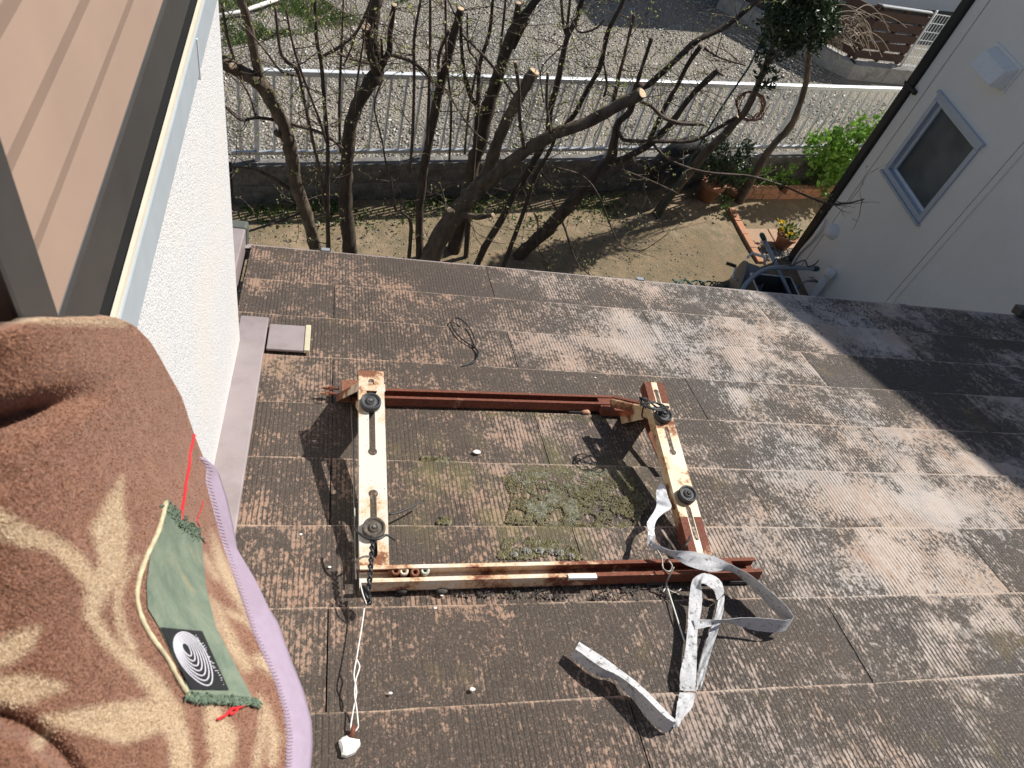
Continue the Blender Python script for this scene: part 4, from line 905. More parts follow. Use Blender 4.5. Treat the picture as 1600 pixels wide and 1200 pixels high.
yj = on_x(1490, 347, XN).y
b = MB(); b.box((XN - .014, yj - .075, 0), (XN + .01, yj - .018, 6)); bevel(b.build('wall_joint_strip', M['nwall'], nh), .008)
MB().box((XN - .003, yj - .016, 0), (XN + .01, yj - .008, 6)).build('joint_groove', M['black'], nh)
MB().box((XN - .0025, YN - .13, 0), (XN + .01, YN - .124, 6)).build('joint_groove', M['concrete'], nh)
dp = MB(); dp.box((XN - .03, YN + .004, .0), (XN + .075, YN + .105, 6.05)); bevel(dp.build('corner_downpipe', M['black'], nh), .02)
for z in (1.9, 3.4): MB().box((XN - .034, YN - .06, z), (XN + .0, YN + .108, z + .03)).build('pipe_bracket', M['black'], nh)
rf = MB(); rf.hexa([(4.22, -3.4, 6.02), (4.22, YN + .5, 6.02), (7, YN + .5, 7.2), (7, -3.4, 7.2), (4.22, -3.4, 6.12), (4.22, YN + .5, 6.12), (7, YN + .5, 7.32), (7, -3.4, 7.32)][::1])
rf.hexa([(7, -3.4, 7.2), (7, YN + .5, 7.2), (9.9, YN + .5, 6.02), (9.9, -3.4, 6.02), (7, -3.4, 7.32), (7, YN + .5, 7.32), (9.9, YN + .5, 6.12), (9.9, -3.4, 6.12)]); rf.build('roof', M['bronze'], nh)
# vent hood
h0, h1, h2 = on_x(1556, 69, XN), on_x(1597, 111, XN), on_x(1570, 149, XN)
ya, yb, za, zb = h1.y, h0.y, h2.z, h1.z + .02
vh = MB(); vh.box((XN - .012, ya, za), (XN + .001, yb, zb))
vh = bevel(vh.build('vent_hood', M['whiteplastic'], nh), .003)
b = MB(); m1, m2 = .018, .04
b.hexa([(XN - .012, ya + m1, za + m1), (XN - .012, yb - m1, za + m1), (XN - .012, yb - m1, zb - m1), (XN - .012, ya + m1, zb - m1), (XN - .125, ya + m2, za + m1), (XN - .125, yb - m2, za + m1), (XN - .085, yb - m2, zb - m2 - .02), (XN - .085, ya + m2, zb - m2 - .02)]); bevel(b.build('hood_body', M['whiteplastic'], vh), .006)
# small wall fittings
c = on_x(1303, 362, XN); cv = MB()
cv.lathe([(.075, 0), (.072, .03), (.05, .065), (.02, .08), (0, .082)], c + Vector((0, 0, 0)), (-1, 0, 0), 16); cvo = cv.build('cable_cover', M['whiteplastic'], nh, True)
for k, dz in enumerate((0, .012, .024)):
    q = [on_x(1293, 342, XN) + Vector((-.02, 0, 0)), on_x(1285, 352 + k, XN - .03), on_x(1276, 362 + 2 * k, XN - .04), on_x(1266, 374 + 2 * k, XN - .03), on_x(1252, 390 + k, XN - .02), on_x(1240, 408, XN - .02), on_x(1234, 424, XN - .02)]
    MB().tube([Vector(p) for p in spline([tuple(p) for p in q], 4)], .009, 7).build('wall_cable', M['whiteplastic'], nh, True)
p0, p1 = on_x(1297, 426, XN - .05), on_x(1262, 472, XN - .05)
b = MB(); d = (p1 - p0); d.y = 0; b.tube([p0, Vector((p0.x, p0.y, p0.z - .5)), Vector((p0.x, p0.y, 0))], .033, 12); b.lathe([(.045, -.04), (.05, -.02), (.048, .02), (.03, .04), (0, .045)], p0, (0, 0, 1), 14); b.build('pipe_cover', M['whiteplastic'], nh, True)

# ------------------------------------------------------------------ things at the corner of the house
tp = empty('garden_tap', on_z(1265, 470, .0)); tag(tp, 'wall tap with hose connectors behind the grey bin', 'tap')
a = on_x(1277, 440, XN); MB().tube([a, a + Vector((-.09, 0, 0))], .012, 8).build('tap_body', M['brass'], tp, True); c = a + Vector((-.09, 0, 0))
MB().tube([c, c + Vector((-.04, .0, -.02)), c + Vector((-.07, -.01, -.07))], .010, 8).build('spout', M['brass'], tp, True)
MB().tube([c + Vector((-.07, -.01, -.06)), c + Vector((-.10, -.02, -.14))], .022, 10).build('hose_connector', M['greyplastic'], tp, True)
b = MB(); e_ = c + Vector((.02, 0, .03)); b.tube([e_ + Vector((-.03, .02, 0)), e_ + Vector((.03, -.02, 0))], .006, 6); b.tube([e_ + Vector((-.02, -.03, 0)), e_ + Vector((.02, .03, 0))], .006, 6); b.build('tap_handle', M['brass'], tp, True)
# grey bin
bc = on_z(1214, 452, .42); bn = empty('storage_bin', Vector((bc.x, bc.y, 0))); tag(bn, 'open grey plastic bin with a pale rim standing against the wall', 'bin')
def rbox(c, w1_, d1, w2_, d2, z0, z1):       # tapered tub shell ring
    return [(c.x - w1_, c.y - d1, z0), (c.x + w1_, c.y - d1, z0), (c.x + w1_, c.y + d1, z0), (c.x - w1_, c.y + d1, z0), (c.x - w2_, c.y - d2, z1), (c.x + w2_, c.y - d2, z1), (c.x + w2_, c.y + d2, z1), (c.x - w2_, c.y + d2, z1)]
b = MB(); o8 = rbox(bc, .17, .14, .20, .17, 0, .42); i8 = rbox(bc, .155, .125, .185, .155, .03, .421)
b.add(o8, [[0, 1, 5, 4], [1, 2, 6, 5], [2, 3, 7, 6], [3, 0, 4, 7], [3, 2, 1, 0]]); b.add(i8, [[1, 0, 4, 5], [2, 1, 5, 6], [3, 2, 6, 7], [0, 3, 7, 4], [0, 1, 2, 3]]); b.build('bin_body', M['darkplastic'], bn)
b = MB()
for i in range(4): b.bar(Vector(o8[4 + i]), Vector(o8[4 + (i + 1) % 4]), .014, .012)
bevel(b.build('bin_rim', M['alu'], bn), .004)
# hose reel
rc = on_z(1172, 438, .24); hr = empty('hose_reel', Vector((rc.x, rc.y, 0))); tag(hr, 'grey plastic hose reel with white handle and crank beside the bin', 'hose reel')
ax = Vector((.35, .94, 0)).normalized(); sd2 = Vector((-ax.y, ax.x, 0))
for sg in (-1, 1):
    b = MB(); q = []
    for k in range(13):
        a = math.pi * k / 12; q.append((math.cos(a) * .21, .12 + math.sin(a) * .26))
    q = [(.21, 0)] + q + [(-.21, 0)]; cc = Vector((rc.x, rc.y, 0)) + sd2 * sg * .085; n = len(q)
    V = [cc + ax * u_ + Vector((0, 0, v_)) for u_, v_ in q] + [cc + sd2 * .018 + ax * u_ + Vector((0, 0, v_)) for u_, v_ in q]
    b.add(V, [list(range(n)), list(range(2 * n - 1, n - 1, -1))] + [[i, (i + 1) % n, n + (i + 1) % n, n + i] for i in range(n)]); bevel(b.build('side_panel', M['greyplastic'], hr), .004)
b = MB(); cc = Vector((rc.x, rc.y, 0)) - sd2 * .068; V = [cc + ax * u_ * .985 + Vector((0, 0, v_ * .985)) for u_, v_ in q] + [cc + sd2 * .152 + ax * u_ * .985 + Vector((0, 0, v_ * .985)) for u_, v_ in q]
b.add(V, [[i, i + 1, n + i + 1, n + i] for i in range(n - 1)]); b.build('cover', M['greyplastic'], hr, True)
cc = Vector((rc.x, rc.y, .20)); MB().lathe([(.0, -.08), (.13, -.08), (.13, .075), (0, .075)], cc, sd2, 20).build('drum', M['darkplastic'], hr, True)
b = MB()
for k in range(7): b.lathe([(.137 + .011 * math.cos(a), -.066 + k * .021 + .011 * math.sin(a)) for a in np.linspace(0, 6.283, 9)], cc, sd2, 22)
b.build('coiled_hose', M['greencap'], hr, True)
hb = [cc + ax * .15 + sd2 * -.085 + Vector((0, 0, .14)), cc + ax * .19 + sd2 * -.06 + Vector((0, 0, .19)), cc + ax * .19 + sd2 * .06 + Vector((0, 0, .19)), cc + ax * .16 + sd2 * .085 + Vector((0, 0, .14))]
MB().tube(hb, .013, 8).build('carry_handle', M['whiteplastic'], hr, True)
ck = cc + sd2 * .10; b = MB().tube([ck, ck + sd2 * .05, ck + sd2 * .05 + ax * .10 + Vector((0, 0, .06))], .010, 8); b.build('crank_arm', M['whiteplastic'], hr, True)
e_ = ck + sd2 * .05 + ax * .10 + Vector((0, 0, .06)); MB().tube([e_, e_ + sd2 * .09], .016, 10).build('crank_knob', M['slat'], hr, True)
# leaning poles
def pole(pts, r, label, zs, caps):
    q = [on_z(x, y, z) for (x, y), z in zip(pts, zs)]; sp = [Vector(p) for p in spline([tuple(p) for p in q], 5)] if len(q) > 2 else q
    o = empty('garden_pole', Vector((sp[0].x, sp[0].y, 0))); tag(o, label, 'pole', 'garden poles by the bin'); MB().tube(sp, r, 12).build('pole_tube', M['pole'], o, True)
    for i in caps:
        d = (sp[-1] - sp[-2]).normalized() if i else (sp[0] - sp[1]).normalized(); e = sp[-1] if i else sp[0]; MB().lathe([(0, -.05), (r * 1.18, -.05), (r * 1.2, .01), (r * .8, .025), (0, .028)], e, d, 12).build('end_cap', M['greencap'], o, True)
pole([(1238, 468), (1191, 368)], .019, 'straight blue-grey pole with a dark green end cap leaning across the bin', (.36, .52), (1,))
pole([(1155, 462), (1165, 445), (1180, 430), (1197, 421), (1215, 418), (1240, 418), (1276, 420)], .020, 'curved blue-grey pole with a dark end cap bent over the hose reel', (.42, .47, .50, .52, .52, .50, .46), (1,))
q = [on_z(x, y, .54) for x, y in ((1208, 412), (1213, 405), (1220, 411), (1228, 407), (1236, 415), (1247, 410), (1258, 407), (1262, 416), (1272, 414), (1279, 407))]
tag(MB().tube([Vector(p) for p in spline([tuple(p) for p in q], 4)], .006, 6).build('loose_cord', M['rubberbrown'], None, True), 'dark curly cord lying over the curved pole', 'cord')
# tangle of dark green netting cord behind the eave
q = [(1050 + 42 * (i / 40) * 2 + 5 * math.sin(i * 1.9), 441 + 5 * math.cos(i * 1.3) + (i / 40) * 5, .05 + .05 * abs(math.sin(i * .8))) for i in range(41)]
tag(MB().tube([Vector(p) for p in spline([tuple(on_z(*p)) for p in q], 3)], .007, 6).build('cord_tangle', M['greencap'], None, True), 'tangled dark green cord lying on the soil just past the eave', 'cord')
# pots
def pot(name, c, r, h, label, mat='terra'):
    o = empty(name, c); tag(o, label, 'pot')
    MB().lathe([(0, 0), (r * .62, 0), (r * .93, h * .80), (r * 1.04, h * .80), (r * 1.06, h), (r * .93, h), (r * .86, h * .82), (0, h * .80)], c, (0, 0, 1), 26).build('pot_body', M[mat], o, True); return o
pc = on_z(1228, 408, 0); pc = Vector((4.49, 5.43, 0)); pp = pot('flower_pot', pc, .10, .17, 'terracotta pot of yellow pansies beside the black corner pipe')
pts = [pc + Vector((RNG.normal(0, .05), RNG.normal(0, .05), .16 + abs(RNG.normal(0, .045)))) for _ in range(150)]
leaves('pansy_leaves', M['leafweed'], pts, .05, pp, .5)
for k in range(7):
    c = pc + Vector((RNG.uniform(-.11, .11), RNG.uniform(-.11, .11), .23 + RNG.uniform(-.02, .05))); leaves('pansy_flower', M['petal'], [c + Vector(RNG.normal(0, .004, 3)) for _ in range(6)], .034, pp, .2, aspect=1.1)
pc2 = on_z(1102, 311, 0); pot('terracotta_pot', pc2, .125, .22, 'orange terracotta pot at the corner of the brick planter edge')
# tyre
tc_ = on_z(1052, 315, 0); ty = MB(); prof = []
for a in np.linspace(0, 6.283, 15): prof.append((.235 + .075 * math.cos(a) * (1.0), .085 * math.sin(a)))
ctr = on_f(1060, 252, 5.12); axd = (FN * .92 + FD * -.15 + Vector((0, 0, .22))).normalized(); ty.lathe(prof, ctr, axd, 36)
tag(ty.build('old_tyre', M['tyre'], None, True), 'old black tyre standing upright against the block wall', 'tyre')
# brick edging of the planter, brick path strip, pavers
pl = empty('brick_edging', on_z(1200, 311, 0)); tag(pl, 'low orange brick edging round the planted bed by the fence', 'edging')
path = [on_z(1128, 298, 0), on_z(1150, 311, 0), on_z(1215, 312, 0), on_z(1305, 310, 0)]
for i in range(3):
    a, c = path[i], path[i + 1]; L = (c - a).length; d = (c - a).normalized(); nb = max(1, int(L / .105)); pw = Vector((-d.y, d.x, 0))
    for k in range(nb):
        for cs in range(2):
            off = (k + (.5 if cs else 0)) * L / nb
            if off + L / nb > L + .02: continue
            bevel(MB().obox(a + d * (off + .003) + Vector((0, 0, .002 + cs * .068)) + pw * random.uniform(-.004, .004), d * (L / nb - .006), pw * .075, Vector((0, 0, .064))).build('brick', M['brick'], pl), .004)
bs = empty('brick_strip', on_z(1160, 370, 0)); tag(bs, 'single row of bricks laid flush in the soil beside the pavers', 'edging')
a, c = on_z(1136, 327, 0), on_z(1183, 412, 0); d = (c - a).normalized(); L = (c - a).length; pw = Vector((-d.y, d.x, 0)); nb = round(L / .215)
for k in range(nb): bevel(MB().obox(a + d * (k * L / nb + .003) + Vector((0, 0, -.03)), d * (L / nb - .006), pw * .075, Vector((0, 0, .055 + random.uniform(0, .006)))).build('brick', M['brick'], bs), .004)
for k, (q, lab) in enumerate((([(1160, 357), (1198, 357), (1215, 386), (1177, 387)], 'square clay paver next to the brick strip'), ([(1200, 357), (1240, 358), (1252, 388), (1217, 387)], 'square clay paver between the other paver and the flower pot'))):
    V = [on_z(x, y, .02) for x, y in q]; V = V[::-1] if (V[1] - V[0]).cross(V[2] - V[0]).z < 0 else V
    o = MB().hexa([p - Vector((0, 0, .06)) for p in V] + [p for p in V]).build('paver', M['paver']); bevel(o, .004); tag(o, lab, 'paver', 'clay pavers by the house corner')
P = [];
for _ in range(240): p = on_z(RNG.uniform(1182, 1235), RNG.uniform(388, 405), .008); P.append((p.x, p.y, p.z))
tag(blob_cloud('pebbles', M['pebble'], P, RNG.uniform(.008, .022, len(P)), RNG.beta(1.2, 3, len(P))), 'loose pebbles on the soil between the pavers and the hose reel', 'pebbles')
# planted bed
def cluster(px, D, rx, ry, n, dd=.2):
    out = []
    for _ in range(n):
        a = RNG.normal(0, .5, 3); 
        p = on_f(px[0] + a[0] * rx, px[1] + a[1] * ry, D + a[2] * dd); out.append(p)
    return out
pl1 = empty('leafy_plant', on_f(1320, 290, 5.05)); pl1.location.z = 0; tag(pl1, 'bright green leafy plant overflowing the brick edged bed', 'plant')
pts = []
for _ in range(52):
    c = (RNG.uniform(1268, 1400), RNG.uniform(196, 298))
    if (c[0] - 1275) * .25 + c[1] < 212: continue
    pts += cluster(c, 5.05 + RNG.uniform(-.12, .1), 15, 14, 46, .07)
leaves('leaves', M['leafbright'], pts, .062, pl1, .35, aspect=.9)
b = MB()
for _ in range(16):
    p = on_f(RNG.uniform(1280, 1385), RNG.uniform(205, 260), 5.05); b.tube([Vector((p.x + RNG.normal(0, .05), p.y, 0)), Vector((p.x, p.y, p.z * .5)), p], .005, 5)
b.build('stems', M['leafweed'], pl1, True)
pts = []
for _ in range(36): pts += [p for p in cluster((RNG.uniform(1145, 1295), RNG.uniform(262, 290)), 5.12, 8, 5, 22, .05)]
leaves('ground_cover', M['leafbright'], pts, .035, None, .5, 'stuff', 'small bright green ground cover filling the brick edged bed', 'ground cover', aspect=.8)
pl2 = empty('dark_shrub', Vector((pc2.x + .12, pc2.y + .1, 0))); tag(pl2, 'dark glossy leaved shrub behind the terracotta pot', 'shrub')
pts = []
for _ in range(40): pts += cluster((RNG.uniform(1098, 1172), RNG.uniform(222, 292)), 4.95, 11, 11, 24, .08)
leaves('leaves', M['leafdark'], pts, .055, pl2, .4, aspect=.42)
b = MB()
for _ in range(10):
    p = on_f(RNG.uniform(1105, 1165), RNG.uniform(230, 270), 4.95); b.tube([pl2.location, pl2.location.lerp(p, .5) + Vector((0, 0, .05)), p], .006, 5)
b.build('stems', M['barkfine'], pl2, True)
pl3 = empty('weed', on_z(1132, 322, 0)); tag(pl3, 'small weed with yellowish leaves between the pot and the brick edging', 'weed'); leaves('leaves', M['leafweed'], [on_z(RNG.normal(1134, 5), RNG.normal(316, 9), RNG.uniform(.01, .09)) for _ in range(70)], .045, pl3, .4)
# weeds at the wall foot
P = []
while len(P) < 1500:
    s = RNG.uniform(S0, 4.2); d = FW - .08 - abs(RNG.normal(0, .16)); p = FP(s, d, .01)
    if mnoise.noise(Vector((s * 1.7, d * 2, 0))) > RNG.uniform(-.25, .35): P.append(p)
leaves('wall_foot_weeds', M['leafweed'], P, .04, None, .5, 'stuff', 'low green weeds along the foot of the block wall', 'weeds')
P = []
for _ in range(40):
    c = FP(RNG.uniform(.5, 4.2), RNG.uniform(4.2, 5.0), .012); P += [c + Vector((RNG.normal(0, .03), RNG.normal(0, .03), 0)) for _ in range(7)]
leaves('soil_weeds', M['leafweed'], P, .022, None, .6, 'stuff', 'sparse tiny weeds dotted over the bare garden soil', 'weeds')
P = [];
for _ in range(1500):
    p = FP(RNG.uniform(-.5, 4.6), RNG.uniform(3.9, 5.15), .004); P.append((p.x, p.y, p.z + .016 * (mnoise.noise(p * 1.3) + .5 * mnoise.noise(p * 4))))
tag(blob_cloud('soil_crumbs', M['pebble'], P, RNG.uniform(.003, .012, len(P)), RNG.beta(1, 3, len(P)) * .7), 'small stones and crumbs on the garden soil', 'stones')

# ------------------------------------------------------------------ trees
def limb3d(pts, D, d0, d1, sub=5):
    sp = spline(pts, sub); out = []; rr_ = []; n = len(sp)
    for i, s_ in enumerate(sp):
        t_ = i / max(1, n - 1); p = on_f(s_[0], s_[1], D + d0 + (d1 - d0) * t_); out.append(p); rr_.append(max(.0018, s_[2] * .5 * px_m(p)))
    return out, rr_
def twig(b, buds, p, d, L, r, depth_=0):
    n = 6; q = [p]; dd = d.normalized()
    for i in range(n):
        dd = (dd + Vector(RNG.normal(0, .16, 3)) + Vector((0, 0, .05))).normalized(); q.append(q[-1] + dd * L / n)
        if i and RNG.random() < .75: buds.append(q[-1] + Vector(RNG.normal(0, .004, 3)))
        if depth_ < 1 and i > 0 and RNG.random() < .33: twig(b, buds, q[-1], (dd + Vector(RNG.normal(0, .7, 3))).normalized(), L * RNG.uniform(.25, .5), r * .6, depth_ + 1)
    b.tube(q, [r * (1 - .6 * i / n) for i in range(n + 1)], 4)
def tree(name, label, D, limbs, ntw, group='bare pruned trees by the fence', mat='bark', cutmin=9, budn=.55):
    P0, R0_ = limb3d(limbs[0][0], D, limbs[0][1], limbs[0][2])
    base = P0[0] + (P0[0] - P0[4]).normalized() * 0; dirn = (P0[0] - P0[5]); dirn = dirn / max(.15, -dirn.z) * P0[0].z * .75; base = P0[0] + Vector((dirn.x * .7, dirn.y * .7, -P0[0].z))
    root = empty(name, (base.x, base.y, 0)); tag(root, label, 'tree', group); tw = MB(); buds = []
    for i, lb in enumerate(limbs):
        pts, d0, d1 = lb[:3]; cut = len(lb) > 3 and lb[3]
        P_, R_ = limb3d(pts, D, d0, d1)
        if i == 0:
            mid = base.lerp(P_[0], .55); P_ = [base - Vector((0, 0, .05)), base.lerp(mid, .4), mid] + P_; R_ = [R_[0] * 1.35, R_[0] * 1.15, R_[0] * 1.06] + R_
        thick = max(R_) > .014
        o = MB().tube(P_, R_, 12 if thick else 7, rough=.30 if thick else .15).build('trunk' if i == 0 else 'limb', M[mat] if thick else M['barkfine'], root, True)
        if cut:
            d = (P_[-1] - P_[-2]).normalized(); u = (d + Vector((0, 0, .25)) - ray(pts[-1][0], pts[-1][1]).normalized() * .15).normalized(); MB().lathe([(R_[-1] * .92, -.012), (R_[-1] * .90, .004), (R_[-1] * .5, .006), (0, .0055)], P_[-1], u, 14).build('cut_face', M['cutwood'], o, False)
        for _ in range(int(ntw * len(P_) / 26)):
            k = int(RNG.integers(2, len(P_) - 1)); d = Vector(RNG.normal(0, 1, 3)); d.z = d.z * .7 + .25; d = d + (FD * RNG.normal(0, .5))
            if P_[k].z < .15: continue
            twig(tw, buds, P_[k], d, RNG.uniform(.10, .42), RNG.uniform(.0022, .0042))
    if tw.v: tag(tw.build('twigs', M['barkfine'], root, True), kind='stuff')
    bd = [p for p in buds if RNG.random() < budn]
    if bd: leaves('buds', M['bud'], bd, .020, root, .5, 'stuff', aspect=.6)
    return root
G = 'bare pruned trees by the fence'
tree('pruned_tree', 'bare tree arching over towards the white wall, with a stubby sawn branch', 4.45, [
 ([(494, 392, 19), (480, 340, 19), (460, 278, 20), (455, 238, 21), (445, 200, 20), (430, 170, 20), (408, 132, 22), (370, 108, 22), (340, 92, 22), (300, 78, 20)], 0, -.1),
 ([(405, 124, 15), (397, 82, 14), (387, 32, 13), (376, 0, 13), (362, -50, 11)], -.05, -.2), ([(374, 112, 11), (367, 105, 11), (362, 103, 10)], -.05, -.2, True), ([(368, 100, 5), (355, 55, 5), (347, 8, 4)], -.05, -.2),
 ([(430, 187, 6), (400, 184, 5), (375, 187, 4), (345, 160, 3)], 0, -.3), ([(455, 194, 5), (505, 209, 5), (535, 232, 4)], 0, -.2), ([(440, 212, 9), (432, 208, 10)], 0, -.08), ([(450, 294, 7), (415, 272, 6), (386, 262, 4), (350, 262, 2)], 0, -.25),
 ([(477, 330, 4), (432, 347, 4), (387, 362, 3)], 0, -.2), ([(400, 184, 3), (390, 150, 3), (372, 120, 2)], -.15, -.3), ([(462, 298, 4), (490, 270, 3), (500, 258, 2)], -.05, -.2)], 10, mat='barkpale')
tree('pruned_tree', 'thick dark tree with a short pale sawn stump beside a taller fork', 4.40, [
 ([(547, 394, 23), (540, 322, 21), (541, 265, 20), (546, 212, 20), (552, 180, 20), (570, 142, 21), (585, 120, 22), (592, 105, 18), (582, 60, 19), (583, 25, 19), (587, 0, 19), (592, -50, 18)], 0, .1),
 ([(588, 110, 16), (580, 85, 15), (575, 62, 14), (572, 42, 14)], -.05, -.15, True), ([(592, 108, 13), (607, 82, 10), (610, 50, 9), (616, 8, 8)], 0, -.1, True), ([(597, 95, 5), (596, 62, 4)], 0, -.1), ([(608, 86, 6), (645, 97, 6), (682, 132, 5)], 0, -.15),
 ([(578, 98, 5), (550, 92, 5), (528, 83, 4)], -.1, -.25, True), ([(532, 238, 4), (530, 175, 4), (532, 107, 4), (535, 42, 3), (537, -20, 3)], -.1, -.25), ([(537, 102, 3), (550, 72, 3), (556, 50, 3)], -.2, -.3), ([(553, 178, 4), (556, 140, 4), (567, 70, 3), (575, 20, 3)], -.1, -.3), ([(600, 120, 4), (585, 165, 3), (597, 220, 3), (606, 275, 3)], -.1, -.3)], 12)
tree('slender_sucker', 'slim dark shoot rising between the arching tree and the thick dark tree', 4.2, [
 ([(513, 390, 7), (512, 330, 7), (512, 270, 7), (512, 225, 6), (507, 162, 6), (502, 100, 6), (495, 62, 6), (492, 0, 5), (490, -60, 5)], 0, 0),
 ([(502, 89, 5), (532, 72, 5), (557, 50, 5), (576, 10, 4), (584, -20, 3)], 0, -.1), ([(508, 330, 4), (500, 270, 5), (490, 225, 5), (480, 180, 5), (472, 140, 5), (464, 110, 6), (447, 95, 6), (437, 75, 5), (430, 11, 4)], 0, -.15, True), ([(510, 222, 4), (500, 190, 4), (485, 150, 4), (470, 110, 4), (457, 67, 4), (447, 15, 3)], 0, -.2), ([(464, 118, 4), (440, 112, 4), (415, 80, 3), (385, 45, 2)], -.1, -.3)], 10, G)
tree('slender_sucker', 'slim straight tree with a pale sawn top in front of the fence', 4.32, [
 ([(656, 404, 13), (655, 340, 12), (662, 265, 13), (670, 225, 13), (682, 162, 14), (697, 100, 14), (710, 50, 13), (720, 14, 11)], 0, 0, True),
 ([(686, 130, 5), (685, 112, 5), (687, 82, 5), (702, 48, 5)], 0, -.1), ([(639, 402, 6), (642, 350, 6), (632, 335, 4), (617, 325, 4), (611, 277, 3)], -.2, -.3), ([(640, 270, 5), (645, 200, 5), (647, 125, 5), (647, 62, 5), (657, 0, 4), (662, -40, 4)], -.15, -.2), ([(667, 230, 5), (670, 150, 5), (672, 75, 5), (672, 0, 4), (670, -40, 4)], -.1, -.2), ([(702, 252, 4), (705, 175, 4), (701, 125, 4), (697, 75, 4), (696, 0, 4), (694, -40, 3)], -.1, -.1), ([(690, 130, 3), (715, 170, 3), (740, 205, 3), (765, 225, 2)], -.1, -.4)], 10, G)
tree('pruned_tree', 'big forked tree with two thick limbs sawn off pale at the ends', 4.10, [
 ([(672, 408, 30), (690, 365, 29), (722, 322, 28), (750, 290, 27), (765, 270, 25), (772, 237, 19), (790, 192, 18), (812, 150, 18), (835, 112, 18)], 0, .05, True),
 ([(755, 288, 20), (775, 272, 20), (815, 240, 19), (865, 210, 19), (915, 192, 18), (965, 165, 18), (1003, 146, 18)], -.02, -.35, True), ([(722, 334, 10), (745, 339, 9), (770, 336, 7)], -.1, -.25, True), ([(708, 332, 9), (702, 328, 9)], -.15, -.3, True),
 ([(1000, 158, 6), (1018, 166, 6), (1035, 182, 6), (1060, 192, 6), (1100, 194, 5)], -.35, -.5, True), ([(820, 236, 6), (812, 187, 6), (811, 140, 6), (805, 97, 6)], -.15, -.1, True), ([(860, 208, 5), (854, 162, 5), (856, 114, 5)], -.2, -.1, True), ([(850, 160, 2), (845, 110, 2), (870, 80, 2), (880, 70, 2)], -.2, -.3)], 13, mat='barkpale')
tree('pruned_tree', 'dark upright tree standing just behind the big forked tree', 4.55, [
 ([(707, 398, 22), (720, 352, 20), (732, 300, 19), (740, 250, 20), (750, 225, 21), (760, 175, 21), (775, 130, 20), (790, 82, 19), (805, 45, 18), (825, 17, 13), (845, -10, 12), (870, -50, 11)], 0, 0),
 ([(804, 46, 11), (808, 20, 10), (810, 5, 9)], 0, 0, True), ([(803, 75, 6), (818, 45, 5), (826, 28, 4)], 0, -.1), ([(727, 412, 8), (732, 345, 8), (742, 225, 7), (747, 150, 7), (750, 100, 6), (765, 50, 6), (770, 0, 5), (774, -40, 5)], -.1, -.15), ([(745, 165, 7), (735, 150, 7), (725, 112, 6), (720, 50, 5), (722, 10, 4)], -.1, -.2), ([(726, 240, 4), (732, 175, 4), (740, 130, 4), (745, 95, 4), (732, 75, 4), (730, 20, 3)], -.15, -.2), ([(782, 75, 4), (790, 0, 4), (792, -40, 3)], -.1, -.1), ([(720, 52, 4), (760, 92, 4), (805, 150, 4)], -.2, -.3), ([(700, 0, 3), (715, 35, 3), (708, 44, 3)], -.2, -.2)], 10)
tree('slender_sucker', 'slim leaning dark stem rising through the gap beside the big forked tree', 4.30, [
 ([(744, 416, 11), (757, 387, 11), (787, 337, 11), (802, 305, 11), (820, 277, 11), (835, 250, 11), (855, 212, 10), (860, 170, 10), (872, 125, 10), (885, 62, 9), (900, 32, 9), (910, 0, 8), (922, -40, 8)], 0, .1),
 ([(885, 56, 5), (880, 37, 5), (877, 0, 5), (876, -30, 4)], .1, .1), ([(885, 56, 5), (890, 5, 4), (892, -30, 4)], .1, .05), ([(785, 420, 7), (800, 380, 7), (820, 325, 7), (837, 275, 7), (857, 240, 6), (868, 215, 5)], -.1, 0), ([(862, 212, 6), (880, 200, 8), (900, 175, 8), (915, 145, 8), (937, 105, 8), (950, 50, 8), (970, 10, 7), (985, -30, 6)], 0, 0), ([(892, 28, 3), (905, 50, 3), (930, 45, 3), (945, 30, 2)], 0, -.2)], 12, G)
